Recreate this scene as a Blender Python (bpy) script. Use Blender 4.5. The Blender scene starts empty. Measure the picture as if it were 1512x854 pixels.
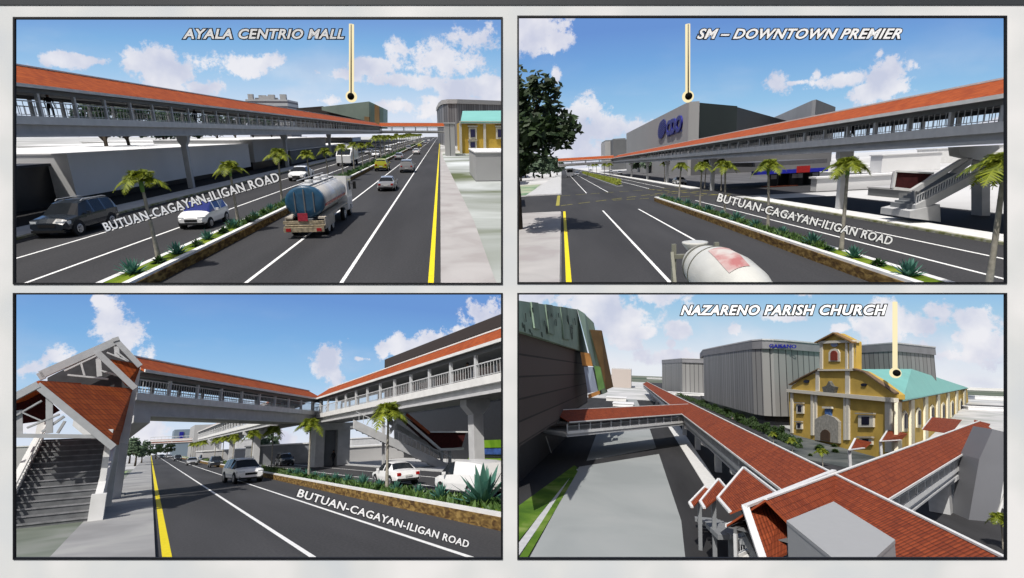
import bpy, bmesh, math, random
from mathutils import Vector, Matrix
random.seed(7)
PI = math.pi
F = 760.0; CX, CY = 756.0, 427.0
G = 4.0
C = bpy.context.scene.collection
scene = bpy.context.scene
SUN = Vector((-.27, -.5, .82)).normalized()

# ------------------------------------------------------------------ materials
def lin(c):
    return tuple(((v/255)/12.92 if v/255 <= .04045 else ((v/255+.055)/1.055)**2.4) for v in c)
_mats = {}
def nt(name):
    m = bpy.data.materials.new(name); m.use_nodes = True
    t = m.node_tree; b = t.nodes['Principled BSDF']
    return m, t, b
def mat(name, col, rough=.7, metal=0, var=.15, scale=3.0, bump=0.0, bscale=30.0, emit=None, coat=0, spec=.3):
    """plain surface with procedural tonal variation and optional bump"""
    if name in _mats: return _mats[name]
    m, t, b = nt(name); N = t.nodes; L = t.links
    b.inputs['Roughness'].default_value = rough
    b.inputs['Metallic'].default_value = metal
    b.inputs['Specular IOR Level'].default_value = spec
    b.inputs['Coat Weight'].default_value = coat
    tc = N.new('ShaderNodeTexCoord'); nz = N.new('ShaderNodeTexNoise')
    nz.inputs['Scale'].default_value = scale; nz.inputs['Detail'].default_value = 5
    L.new(tc.outputs['Object'], nz.inputs['Vector'])
    r = N.new('ShaderNodeValToRGB'); L.new(nz.outputs['Fac'], r.inputs['Fac'])
    r.color_ramp.elements[0].position = .3; r.color_ramp.elements[1].position = .7
    r.color_ramp.elements[0].color = tuple(v*(1-var) for v in col)+(1,)
    r.color_ramp.elements[1].color = tuple(min(1, v*(1+var)) for v in col)+(1,)
    L.new(r.outputs['Color'], b.inputs['Base Color'])
    if bump:
        n2 = N.new('ShaderNodeTexNoise'); n2.inputs['Scale'].default_value = bscale; n2.inputs['Detail'].default_value = 3
        L.new(tc.outputs['Object'], n2.inputs['Vector'])
        bp = N.new('ShaderNodeBump'); bp.inputs['Strength'].default_value = bump; bp.inputs['Distance'].default_value = .05
        L.new(n2.outputs['Fac'], bp.inputs['Height']); L.new(bp.outputs['Normal'], b.inputs['Normal'])
    if emit:
        b.inputs['Emission Color'].default_value = tuple(emit)+(1,); b.inputs['Emission Strength'].default_value = 1
    _mats[name] = m
    return m
def mat_tile(name='roof_tiles', c1=(.27, .05, .012), c2=(.44, .098, .02)):
    """clay roof tiles: u runs along the ridge, v down the slope, in metres"""
    if name in _mats: return _mats[name]
    m, t, b = nt(name); N = t.nodes; L = t.links
    uv = N.new('ShaderNodeUVMap'); sp = N.new('ShaderNodeSeparateXYZ'); L.new(uv.outputs['UV'], sp.inputs['Vector'])
    def math_(op, a, bb=None, c=None):
        n = N.new('ShaderNodeMath'); n.operation = op
        for i, x in enumerate((a, bb, c)):
            if x is None: continue
            if isinstance(x, (int, float)): n.inputs[i].default_value = x
            else: L.new(x, n.inputs[i])
        return n.outputs[0]
    u = math_('MULTIPLY', sp.outputs['X'], 1/.32); v = math_('MULTIPLY', sp.outputs['Y'], 1/.38)
    fu = math_('FRACT', u); fv = math_('FRACT', v)
    ru = math_('SINE', math_('MULTIPLY', fu, PI)); 
    rows = math_('MULTIPLY', fv, .6)
    hgt = math_('ADD', ru, rows)
    cmb = N.new('ShaderNodeCombineXYZ'); L.new(math_('FLOOR', u), cmb.inputs[0]); L.new(math_('FLOOR', v), cmb.inputs[1])
    wn = N.new('ShaderNodeTexWhiteNoise'); wn.noise_dimensions = '2D'; L.new(cmb.outputs[0], wn.inputs['Vector'])
    nz = N.new('ShaderNodeTexNoise'); nz.inputs['Scale'].default_value = .25; nz.inputs['Detail'].default_value = 4; L.new(uv.outputs['UV'], nz.inputs['Vector'])
    f = math_('ADD', math_('MULTIPLY', wn.outputs['Value'], .45), math_('MULTIPLY', nz.outputs['Fac'], .6))
    r = N.new('ShaderNodeValToRGB'); L.new(f, r.inputs['Fac'])
    r.color_ramp.elements[0].position = .2; r.color_ramp.elements[1].position = .85
    r.color_ramp.elements[0].color = (*c1, 1); r.color_ramp.elements[1].color = (*c2, 1)
    dk = math_('MULTIPLY_ADD', math_('POWER', ru, .5), .55, .45)
    dk2 = math_('MULTIPLY', dk, math_('MULTIPLY_ADD', math_('LESS_THAN', fv, .12), -.35, 1.0))
    mx = N.new('ShaderNodeVectorMath'); mx.operation = 'SCALE'; L.new(r.outputs['Color'], mx.inputs[0]); L.new(dk2, mx.inputs['Scale'])
    L.new(mx.outputs['Vector'], b.inputs['Base Color'])
    bp = N.new('ShaderNodeBump'); bp.inputs['Strength'].default_value = .6; bp.inputs['Distance'].default_value = .06
    L.new(hgt, bp.inputs['Height']); L.new(bp.outputs['Normal'], b.inputs['Normal'])
    b.inputs['Roughness'].default_value = .75; b.inputs['Specular IOR Level'].default_value = .2
    _mats[name] = m
    return m
def mat_stripes(name, c1, c2, axis='Z', scale=1.0, width=.08, rough=.6, var=.12, obj=True):
    """panels with dark joints every 1/scale units along an axis"""
    if name in _mats: return _mats[name]
    m, t, b = nt(name); N = t.nodes; L = t.links
    tc = N.new('ShaderNodeTexCoord'); sp = N.new('ShaderNodeSeparateXYZ')
    L.new((tc.outputs['Object'] if obj else tc.outputs['UV']), sp.inputs['Vector'])
    a = N.new('ShaderNodeMath'); a.operation = 'MULTIPLY'; a.inputs[1].default_value = scale; L.new(sp.outputs[axis], a.inputs[0])
    fr = N.new('ShaderNodeMath'); fr.operation = 'FRACT'; L.new(a.outputs[0], fr.inputs[0])
    lt = N.new('ShaderNodeMath'); lt.operation = 'LESS_THAN'; lt.inputs[1].default_value = width; L.new(fr.outputs[0], lt.inputs[0])
    fl = N.new('ShaderNodeMath'); fl.operation = 'FLOOR'; L.new(a.outputs[0], fl.inputs[0])
    wn = N.new('ShaderNodeTexWhiteNoise'); wn.noise_dimensions = '1D'; L.new(fl.outputs[0], wn.inputs['W'])
    r = N.new('ShaderNodeValToRGB'); L.new(wn.outputs['Value'], r.inputs['Fac'])
    r.color_ramp.elements[0].color = tuple(v*(1-var) for v in c1)+(1,); r.color_ramp.elements[1].color = tuple(v*(1+var) for v in c1)+(1,)
    mx = N.new('ShaderNodeMix'); mx.data_type = 'RGBA'; L.new(lt.outputs[0], mx.inputs['Factor'])
    L.new(r.outputs['Color'], mx.inputs['A']); mx.inputs['B'].default_value = tuple(c2)+(1,)
    L.new(mx.outputs['Result'], b.inputs['Base Color']); b.inputs['Roughness'].default_value = rough
    b.inputs['Specular IOR Level'].default_value = .3
    _mats[name] = m
    return m
def mat_asphalt(name='asphalt', k=.045):
    if name in _mats: return _mats[name]
    m, t, b = nt(name); N = t.nodes; L = t.links
    tc = N.new('ShaderNodeTexCoord')
    n1 = N.new('ShaderNodeTexNoise'); n1.inputs['Scale'].default_value = 12; n1.inputs['Detail'].default_value = 6
    n2 = N.new('ShaderNodeTexNoise'); n2.inputs['Scale'].default_value = .35; n2.inputs['Detail'].default_value = 4
    mp = N.new('ShaderNodeMapping'); mp.inputs['Scale'].default_value = (1, .12, 1)
    L.new(tc.outputs['Object'], n1.inputs['Vector']); L.new(tc.outputs['Object'], mp.inputs['Vector']); L.new(mp.outputs['Vector'], n2.inputs['Vector'])
    ad = N.new('ShaderNodeMath'); ad.operation = 'ADD'; L.new(n1.outputs['Fac'], ad.inputs[0]); L.new(n2.outputs['Fac'], ad.inputs[1])
    r = N.new('ShaderNodeValToRGB'); L.new(ad.outputs[0], r.inputs['Fac'])
    mr = N.new('ShaderNodeMapRange'); mr.inputs['From Min'].default_value = .6; mr.inputs['From Max'].default_value = 1.4
    L.new(ad.outputs[0], mr.inputs['Value']); L.new(mr.outputs['Result'], r.inputs['Fac'])
    r.color_ramp.elements[0].color = (k*.62, k*.62, k*.66, 1); r.color_ramp.elements[1].color = (k*1.42, k*1.42, k*1.5, 1)
    L.new(r.outputs['Color'], b.inputs['Base Color']); b.inputs['Roughness'].default_value = .9; b.inputs['Specular IOR Level'].default_value = .15
    _mats[name] = m
    return m
def mat_ground(name, c1, c2, c3, scale=.05, stretch=(1, 1, 1)):
    if name in _mats: return _mats[name]
    m, t, b = nt(name); N = t.nodes; L = t.links
    tc = N.new('ShaderNodeTexCoord'); mp = N.new('ShaderNodeMapping'); mp.inputs['Scale'].default_value = stretch
    n1 = N.new('ShaderNodeTexNoise'); n1.inputs['Scale'].default_value = scale; n1.inputs['Detail'].default_value = 6
    n1.inputs['Distortion'].default_value = .6
    L.new(tc.outputs['Object'], mp.inputs['Vector']); L.new(mp.outputs['Vector'], n1.inputs['Vector'])
    r = N.new('ShaderNodeValToRGB'); L.new(n1.outputs['Fac'], r.inputs['Fac'])
    e = r.color_ramp.elements; e[0].position = .36; e[1].position = .66
    e[0].color = tuple(c1)+(1,); e[1].color = tuple(c3)+(1,); q = e.new(.5); q.color = tuple(c2)+(1,)
    L.new(r.outputs['Color'], b.inputs['Base Color']); b.inputs['Roughness'].default_value = .95; b.inputs['Specular IOR Level'].default_value = .1
    _mats[name] = m
    return m
def mat_leaf(name, c1, c2, trans=.25):
    if name in _mats: return _mats[name]
    m, t, b = nt(name); N = t.nodes; L = t.links
    g = N.new('ShaderNodeNewGeometry'); tc = N.new('ShaderNodeTexCoord')
    nz = N.new('ShaderNodeTexNoise'); nz.inputs['Scale'].default_value = 1.7; nz.inputs['Detail'].default_value = 2; L.new(tc.outputs['Object'], nz.inputs['Vector'])
    ad = N.new('ShaderNodeMath'); ad.operation = 'MULTIPLY_ADD'; ad.inputs[1].default_value = .5
    L.new(g.outputs['Random Per Island'], ad.inputs[0]); 
    ml = N.new('ShaderNodeMath'); ml.operation = 'MULTIPLY'; ml.inputs[1].default_value = .6; L.new(nz.outputs['Fac'], ml.inputs[0]); L.new(ml.outputs[0], ad.inputs[2])
    r = N.new('ShaderNodeValToRGB'); L.new(ad.outputs[0], r.inputs['Fac'])
    r.color_ramp.elements[0].color = tuple(c1)+(1,); r.color_ramp.elements[1].color = tuple(c2)+(1,)
    r.color_ramp.elements[0].position = .15; r.color_ramp.elements[1].position = .85
    L.new(r.outputs['Color'], b.inputs['Base Color']); b.inputs['Roughness'].default_value = .55; b.inputs['Specular IOR Level'].default_value = .3
    tr = N.new('ShaderNodeBsdfTranslucent'); L.new(r.outputs['Color'], tr.inputs['Color'])
    mx = N.new('ShaderNodeMixShader'); mx.inputs[0].default_value = trans
    L.new(b.outputs[0], mx.inputs[1]); L.new(tr.outputs[0], mx.inputs[2]); L.new(mx.outputs[0], N['Material Output'].inputs['Surface'])
    _mats[name] = m
    return m

# ------------------------------------------------------------------ mesh builder
class MB:
    def __init__(s): s.v = []; s.f = []; s.uv = []; s.smooth = []
    def face(s, pts, uv=None, sm=False):
        b = len(s.v); s.v += [Vector(p) for p in pts]; s.f.append(tuple(range(b, b+len(pts)))); s.uv.append(uv); s.smooth.append(sm); return s
    def box(s, x0, x1, y0, y1, z0, z1):
        return s.prism([(x0, y0), (x1, y0), (x1, y1), (x0, y1)], z0, z1)
    def prism(s, poly, z0, z1):
        area = sum(poly[i][0]*poly[(i+1) % len(poly)][1]-poly[(i+1) % len(poly)][0]*poly[i][1] for i in range(len(poly)))
        if area < 0: poly = poly[::-1]
        n = len(poly); b = len(s.v)
        z0l = z0 if isinstance(z0, (list, tuple)) else [z0]*n
        z1l = z1 if isinstance(z1, (list, tuple)) else [z1]*n
        if area < 0: z0l = z0l[::-1]; z1l = z1l[::-1]
        s.v += [Vector((p[0], p[1], z0l[i])) for i, p in enumerate(poly)]+[Vector((p[0], p[1], z1l[i])) for i, p in enumerate(poly)]
        s.f.append(tuple(range(b+n-1, b-1, -1))); s.f.append(tuple(range(b+n, b+2*n)))
        for i in range(n):
            j = (i+1) % n; s.f.append((b+i, b+j, b+n+j, b+n+i))
        s.uv += [None]*(n+2); s.smooth += [False]*(n+2); return s
    def slab(s, pts, t, uv=None):
        """planar polygon given a thickness vector t (downwards); uv on the top face only"""
        t = Vector(t); pts = [Vector(p) for p in pts]; n = len(pts); b = len(s.v)
        nrm = Vector((0, 0, 0))
        for i in range(n): nrm += pts[i].cross(pts[(i+1) % n])
        if nrm.dot(t) > 0:
            pts = pts[::-1]
            if uv: uv = uv[::-1]
        s.v += pts+[p+t for p in pts]
        s.f.append(tuple(range(b, b+n))); s.uv.append(uv)
        s.f.append(tuple(range(b+2*n-1, b+n-1, -1))); s.uv.append(None)
        for i in range(n):
            j = (i+1) % n; s.f.append((b+j, b+i, b+n+i, b+n+j)); s.uv.append(None)
        s.smooth += [False]*(n+2); return s
    def tube(s, pts, r, n=6, caps=True):
        pts = [Vector(p) for p in pts]; m = len(pts)
        rs = r if isinstance(r, (list, tuple)) else [r]*m
        b = len(s.v)
        for i, p in enumerate(pts):
            d = (pts[min(i+1, m-1)]-pts[max(i-1, 0)]).normalized()
            up = Vector((0, 0, 1)) if abs(d.z) < .9 else Vector((1, 0, 0))
            a = d.cross(up).normalized(); c = a.cross(d).normalized()
            for k in range(n):
                t = 2*PI*(k+.5)/n; s.v.append(p+a*math.cos(t)*rs[i]+c*math.sin(t)*rs[i])
        for i in range(m-1):
            for k in range(n):
                k2 = (k+1) % n; s.f.append((b+i*n+k, b+i*n+k2, b+(i+1)*n+k2, b+(i+1)*n+k)); s.uv.append(None); s.smooth.append(n > 5)
        if caps:
            s.f.append(tuple(b+k for k in range(n))[::-1]); s.f.append(tuple(b+(m-1)*n+k for k in range(n))); s.uv += [None]*2; s.smooth += [False]*2
        return s
    def bar(s, a, b_, w, h):
        """rectangular bar from a to b, w wide sideways, h tall"""
        a = Vector(a); b_ = Vector(b_); d = (b_-a).normalized()
        up = Vector((0, 0, 1)) if abs(d.z) < .95 else Vector((0, 1, 0))
        x = d.cross(up).normalized()*w/2; z = x.cross(d).normalized()*h/2
        q = [a-x-z, a+x-z, a+x+z, a-x+z, b_-x-z, b_+x-z, b_+x+z, b_-x+z]; b = len(s.v); s.v += q
        for f in ((0, 1, 2, 3), (7, 6, 5, 4), (0, 4, 5, 1), (1, 5, 6, 2), (2, 6, 7, 3), (3, 7, 4, 0)):
            s.f.append(tuple(b+i for i in f)); s.uv.append(None); s.smooth.append(False)
        return s
    def lathe(s, c, axis, prof, n=16):
        """prof = [(distance along axis, radius)]"""
        c = Vector(c); d = Vector(axis).normalized(); up = Vector((0, 0, 1)) if abs(d.z) < .9 else Vector((1, 0, 0))
        a = d.cross(up).normalized(); e = a.cross(d).normalized(); b = len(s.v)
        for t, r in prof:
            for k in range(n):
                w = 2*PI*k/n; s.v.append(c+d*t+a*math.cos(w)*r+e*math.sin(w)*r)
        m = len(prof)
        for i in range(m-1):
            for k in range(n):
                k2 = (k+1) % n; s.f.append((b+i*n+k, b+i*n+k2, b+(i+1)*n+k2, b+(i+1)*n+k)); s.uv.append(None); s.smooth.append(True)
        s.f.append(tuple(b+k for k in range(n))[::-1]); s.f.append(tuple(b+(m-1)*n+k for k in range(n))); s.uv += [None]*2; s.smooth += [False]*2
        return s
    def add(s, o, M=None):
        b = len(s.v); s.v += [(M @ v if M else v.copy()) for v in o.v]; s.f += [tuple(b+i for i in f) for f in o.f]; s.uv += o.uv; s.smooth += o.smooth; return s
    def shift(s, d):
        d = Vector(d); s.v = [v+d for v in s.v]; return s
    def mesh(s, name, m):
        me = bpy.data.meshes.new(name); me.from_pydata([tuple(v) for v in s.v], [], s.f)
        if any(u is not None for u in s.uv):
            ul = me.uv_layers.new(name='UVMap'); k = 0
            for f, u in zip(s.f, s.uv):
                for i in range(len(f)):
                    ul.data[k].uv = u[i] if u else (.1, .1)
                    k += 1
        for p, sm in zip(me.polygons, s.smooth): p.use_smooth = sm
        for q in (m if isinstance(m, (list, tuple)) else [m]): me.materials.append(q)
        bm = bmesh.new(); bm.from_mesh(me); bmesh.ops.recalc_face_normals(bm, faces=bm.faces) if len(bm.faces) < 3000 else None
        bm.to_mesh(me); bm.free(); me.update()
        return me

# ------------------------------------------------------------------ the four views behind the board
def ray(px, py): return Vector((px-CX, F, CY-py))
class View:
    def __init__(s, name, vp, k, cx, h, scale, rect, keep):
        s.name = name; s.h = h; s.s = scale; s.rect = rect; s.keep = keep
        d = ray(*vp).normalized(); z = Vector((0, 0, 1)); u0 = (z-d*z.dot(d)).normalized(); r0 = d.cross(u0)
        m = k*(cx-CX)/F
        a = math.atan(-(u0.x-m*u0.y)/(r0.x-m*r0.y)); u = u0*math.cos(a)+r0*math.sin(a); r = d.cross(u)
        s.R = Matrix((r, d, u)).transposed()
        s.M = Matrix.Scale(scale, 4) @ s.R.to_4x4() @ Matrix.Translation((0, 0, -h))
        s.cam = Vector((0, 0, h))
    def dir(s, px, py): return s.R.transposed() @ ray(px, py)
    def g(s, px, py, z=0.0):
        d = s.dir(px, py); return s.cam+d*((z-s.h)/d.z)
    def at(s, px, py, Y):
        d = s.dir(px, py); return s.cam+d*(Y/d.y)
    def xp(s, px, py, X):
        d = s.dir(px, py); return s.cam+d*(X/d.x)
    def vp_(s, px, py, A, B):
        """pixel ray against the vertical plane through A and B"""
        d = s.dir(px, py); n = Vector((-(B[1]-A[1]), B[0]-A[0], 0)); return s.cam+d*((Vector((A[0], A[1], 0))-s.cam).dot(n)/d.dot(n))
    def along(s, X, z, px):
        """Y of the point of the road-parallel line (X, z) that stands at pixel column px"""
        R = s.R; c = (px-CX)/F; zz = z-s.h
        a0 = R[0][0]*X+R[0][2]*zz; a1 = R[1][0]*X+R[1][2]*zz
        return (c*a1-a0)/(R[0][1]-c*R[1][1])
    def px(s, p):
        w = s.R @ (Vector(p)-s.cam); return (CX+F*w.x/w.y, CY-F*w.z/w.y)
_view_of = {}
def setp(o, label=None, cat=None, group=None, kind=None):
    if label: o['label'] = label
    if cat: o['category'] = cat
    if group: o['group'] = group
    if kind: o['kind'] = kind
class Thing:
    def __init__(s, P, name, label, cat, base=(0, 0, 0), rot=0, group=None, rel=False, scale=1):
        s.P = P; s.base = Vector(base); s.rel = rel
        o = bpy.data.objects.new(name, None); C.objects.link(o); s.o = o; o.empty_display_size = .5
        o.matrix_world = (P.M if P else Matrix()) @ Matrix.Translation(base) @ Matrix.Rotation(rot, 4, 'Z') @ Matrix.Scale(scale, 4)
        setp(o, label, cat, group); _view_of[o.name] = P
    def part(s, name, mb, m, parent=None, label=None, kind=None):
        me = mb
        if isinstance(mb, MB):
            if not s.rel: mb.shift(-s.base)
            me = mb.mesh(name, m)
        o = bpy.data.objects.new(name, me); C.objects.link(o); o.parent = parent or s.o; _view_of[o.name] = s.P
        setp(o, label, None, None, kind)
        return o
def solo(P, name, mb, m, label=None, cat=None, group=None, kind=None, base=(0, 0, 0)):
    mb.shift(-Vector(base)); me = mb.mesh(name, m); o = bpy.data.objects.new(name, me); C.objects.link(o)
    o.matrix_world = P.M @ Matrix.Translation(base); setp(o, label, cat, group, kind); _view_of[o.name] = P
    return o
def kids(o): return [c for c in bpy.data.objects if c.parent == o]
def dup(t, P, base, rot=0, label=None, scale=1, group=None, parts=True):
    """a copy of a thing with copies of its parts and sub-parts"""
    src = t.o; r = src.copy(); C.objects.link(r); _view_of[r.name] = P
    r.matrix_world = P.M @ Matrix.Translation(base) @ Matrix.Rotation(rot, 4, 'Z') @ Matrix.Scale(scale, 4)
    if label: r['label'] = label
    if group: r['group'] = group
    def rec(a, b):
        for ch in CH.get(a.name) or CH.setdefault(a.name, kids(a)):
            c = ch.copy(); C.objects.link(c); c.parent = b; _view_of[c.name] = P; rec(ch, c)
    rec(src, r)
    n = object.__new__(Thing); n.P = P; n.o = r; n.base = Vector(base); n.rel = True
    return n
CH = {}

V1 = View('upper left', (650, 197), 0, 381, 5.5, G*33, (21, 27, 741, 419), 'RB')
V2 = View('upper right', (829, 246), .5, 1125, 4.6, G*33, (765, 25, 1485, 418), 'LB')
V3 = View('lower left', (222, 667), .4, 381, 3.0, G*1.0, (21, 434, 741, 825), 'RT')
V4 = View('lower right', (938, 549), .5, 1125, 17.0, G*.23, (765, 434, 1485, 825), 'LT')
# ------------------------------------------------------------------ shared materials
ASPH = mat_asphalt()
TILE = mat_tile()
CONC = mat('concrete', (.46, .465, .47), .85, var=.1, scale=1.2)
CONCL = mat('pale_concrete', (.66, .66, .65), .85, var=.08, scale=1.5)
CONCD = mat('dark_concrete', (.2, .21, .22), .85, var=.12, scale=1.0)
PANE = mat('tinted_pane', (.015, .018, .022), .12, var=.1, spec=.22)
WPAINT = mat('road_white', (.78, .78, .77), .7, var=.08, scale=6)
YPAINT = mat('road_yellow', (.72, .58, .01), .7, var=.08, scale=6)
STEEL = mat('painted_steel', (.5, .51, .52), .5, var=.06)
STEELD = mat('dark_steel', (.14, .145, .15), .5, var=.1)
WHITE = mat('white_render', (.72, .72, .72), .8, var=.04, scale=.3)
GREY = mat('grey_render', (.4, .4, .4), .85, var=.05, scale=.2)
GREYD = mat('dark_grey_render', (.13, .135, .14), .85, var=.08, scale=.2)
BLACKISH = mat('dark_glass_front', (.012, .013, .016), .35, var=.2, scale=.5)
PALMLEAF = mat_leaf('palm_leaf', (.03, .06, .01), (.28, .32, .025), .25)
PALMTRUNK = mat('palm_trunk', (.27, .25, .21), .9, var=.25, scale=6)
CROWNSHAFT = mat('palm_crownshaft', (.10, .2, .04), .6, var=.2)
AGAVE = mat_leaf('agave_leaf', (.03, .115, .085), (.09, .22, .17), .1)
BUSHM = mat_leaf('tuft_leaf', (.015, .05, .012), (.05, .11, .03), .15)
TREELEAF = mat_leaf('tree_leaf', (.01, .028, .007), (.04, .075, .018), .2)
TREELEAF2 = mat_leaf('tree_leaf_pale', (.03, .07, .02), (.09, .14, .04), .2)
BARK = mat('bark', (.05, .04, .03), .95, var=.3, scale=5, bump=.4, bscale=14)
GRASS = mat_ground('median_grass', (.06, .1, .01), (.12, .18, .015), (.2, .24, .03), scale=1.2)
STONE = mat_ground('stone_facing', (.07, .04, .02), (.16, .10, .035), (.3, .2, .07), scale=3.5, stretch=(1, .7, 1.8))
RUBBER = mat('rubber', (.015, .015, .016), .8, var=.1)
RIM = mat('alloy_rim', (.5, .5, .52), .35, metal=.8, var=.05)
LAMPG = mat('lamp_glass', (.65, .68, .7), .15, var=.05, spec=.6)
TAIL = mat('tail_lamp_red', (.35, .01, .01), .25, var=.1, spec=.6)
PLATE = mat('number_plate', (.6, .6, .58), .5, var=.05)
LETW = mat('letter_white', (.97, .97, .97), .5, var=.02)
LETK = mat('letter_black', (.01, .01, .012), .6, var=.02)
SKIN = mat('skin', (.2, .11, .07), .6, var=.05)
CLOTHD = mat('dark_clothes', (.015, .015, .02), .9, var=.2)
CLOTHT = mat('dark_trousers', (.02, .022, .03), .9, var=.2)

# ------------------------------------------------------------------ plants
def frond(L, lift, droop, az, rnd, w=.34, n=13):
    m = MB(); pts = []
    for i in range(n+1):
        t = i/n
        r = L*(t*math.cos(lift)*(1-.12*t)); z = L*(math.sin(lift)*t - droop*t*t)
        pts.append(Vector((r, 0, z)))
    for i in range(1, n+1):
        p = pts[i]; d = (pts[i]-pts[i-1]).normalized()
        t = i/n; ll = w*L*(math.sin(PI*min(1, t*.85+.18)))**.6*(1.05-.35*t)
        for sgn in (-1, 1):
            for q in (0, .5):
                base = p-d*q*L/n
                tip = base+Vector((d.x*.55*ll, sgn*ll*rnd.uniform(.75, 1), -ll*rnd.uniform(.15, .5)+d.z*.4*ll))
                wv = d*L/n*.36
                m.face([base-wv, base+wv, tip+wv*.25, tip-wv*.25])
    m.tube(pts, [.022*L*(1-.8*i/n)+.003 for i in range(n+1)], 3, False)
    return m, Matrix.Rotation(az, 4, 'Z')
def make_palm(P, label, trunk_h=3.0, cr=1.45, seed=1, group=None, base=(0, 0, 0), nf=20):
    rnd = random.Random(seed)
    t = Thing(P, 'palm_tree', label, 'palm tree', base, rnd.uniform(0, 6), group, rel=True)
    lean = rnd.uniform(-.03, .03)
    pts = [Vector((lean*trunk_h*(z**1.5)*1.5, 0, trunk_h*z)) for z in (0, .05, .3, .6, .85, 1)]
    t.part('trunk', MB().tube(pts, [.13, .1, .075, .068, .06, .055], 8), PALMTRUNK)
    top = pts[-1]
    t.part('crownshaft', MB().tube([top-Vector((0, 0, .45)), top-Vector((0, 0, .2)), top+Vector((0, 0, .12))], [.07, .085, .05], 8), CROWNSHAFT)
    m = MB()
    for i in range(nf):
        tier = i % 3
        fm, R = frond(cr*rnd.uniform(.85, 1.1), (1.3, .95, .5)[tier]+rnd.uniform(-.2, .2), (.85, .95, .85)[tier]*rnd.uniform(.8, 1.15), i*2.4+rnd.uniform(-.2, .2), rnd)
        m.add(fm, Matrix.Translation(top) @ R)
    t.part('crown', m, PALMLEAF)
    return t
def make_agave(P, label, r=.5, seed=1, group=None, base=(0, 0, 0)):
    rnd = random.Random(seed); t = Thing(P, 'agave_plant', label, 'agave', base, 0, group, rel=True); m = MB()
    for i in range(30):
        az = i*2.4+rnd.uniform(-.1, .1); el = .25+1.15*(i/30)+rnd.uniform(-.08, .08); L = r*rnd.uniform(.85, 1.15)*1.25; w = .065*L*1.6
        d = Vector((math.cos(az)*math.cos(el), math.sin(az)*math.cos(el), math.sin(el))); sd = Vector((-math.sin(az), math.cos(az), 0))
        k = Vector((0, 0, -.04)); a = d*.05; b = d*L*.55; c = d*L
        m.face([a-sd*w*.6, a+k, b+k, b-sd*w]); m.face([a+k, a+sd*w*.6, b+sd*w, b+k]); m.face([b-sd*w, b+k, c]); m.face([b+k, b+sd*w, c])
    t.part('leaf_rosette', m, AGAVE); t.part('stem', MB().tube([(0, 0, -.05), (0, 0, .12)], [.09, .07], 7), CROWNSHAFT)
    return t
def make_tuft(P, label, r=.35, seed=1, group=None, base=(0, 0, 0), n=110, m_=None):
    rnd = random.Random(seed); m = MB()
    for i in range(n):
        az = rnd.uniform(0, 2*PI); el = math.asin(rnd.uniform(.1, 1)); L = r*rnd.uniform(.8, 1.15)
        d = Vector((math.cos(az)*math.cos(el), math.sin(az)*math.cos(el), math.sin(el))); sd = Vector((-math.sin(az), math.cos(az), .2))*.035*r/.35
        m.face([d*.05-sd, d*.05+sd, d*L*.7+sd, d*L+Vector((0, 0, -.05)), d*L*.7-sd])
    t = Thing(P, 'grass_tuft', label, 'grass tuft', base, 0, group, rel=True); t.part('blades', m, m_ or BUSHM); t.part('root_ball', MB().tube([(0, 0, -.05), (0, 0, .1*r/.35), (0, 0, .16*r/.35)], [.1*r/.35, .12*r/.35, .04], 7), BARK)
    return t
def make_tree(P, label, base, trunk_h, cr, seed=1, n=1500, leaf=.16, mat_=None, group=None, squash=.8, name='tree', limbs=6, clumps=16, cat='tree'):
    rnd = random.Random(seed); t = Thing(P, name, label, cat, base, 0, group, rel=True)
    tr = MB().tube([(0, 0, 0), (.02*trunk_h, 0, trunk_h*.5), (0, .03*trunk_h, trunk_h)], [.07*cr+.04, .05*cr+.03, .045*cr+.02], 8)
    cl = []
    for i in range(clumps):
        a = rnd.uniform(0, 2*PI); q = rnd.random()**.5*.78; z = rnd.uniform(-.75, .85)
        q *= math.sqrt(max(.1, 1-z*z*.8))
        cl.append((Vector((math.cos(a)*q*cr, math.sin(a)*q*cr, trunk_h+cr*squash*(.55+z*.75))), cr*rnd.uniform(.2, .36)))
    for i in range(limbs):
        p = cl[i][0]; tr.tube([(0, .02*trunk_h, trunk_h*rnd.uniform(.75, .98)), p*.5+Vector((0, 0, trunk_h*.5)), p], [.03*cr, .02*cr, .008*cr], 5)
    m = MB()
    for i in range(n):
        c, r = rnd.choice(cl)
        d = Vector((rnd.gauss(0, 1), rnd.gauss(0, 1), rnd.gauss(0, .75))).normalized()
        p = c+d*r*rnd.random()**.4
        a = Vector((rnd.gauss(0, 1), rnd.gauss(0, 1), rnd.gauss(0, .6))).normalized(); b = a.orthogonal().normalized(); s = leaf*rnd.uniform(.6, 1.3)
        m.face([p-a*s, p-b*s*.55, p+a*s, p+b*s*.55])
    t.part('trunk', tr, BARK); t.part('crown', m, mat_ or TREELEAF)
    return t

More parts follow.
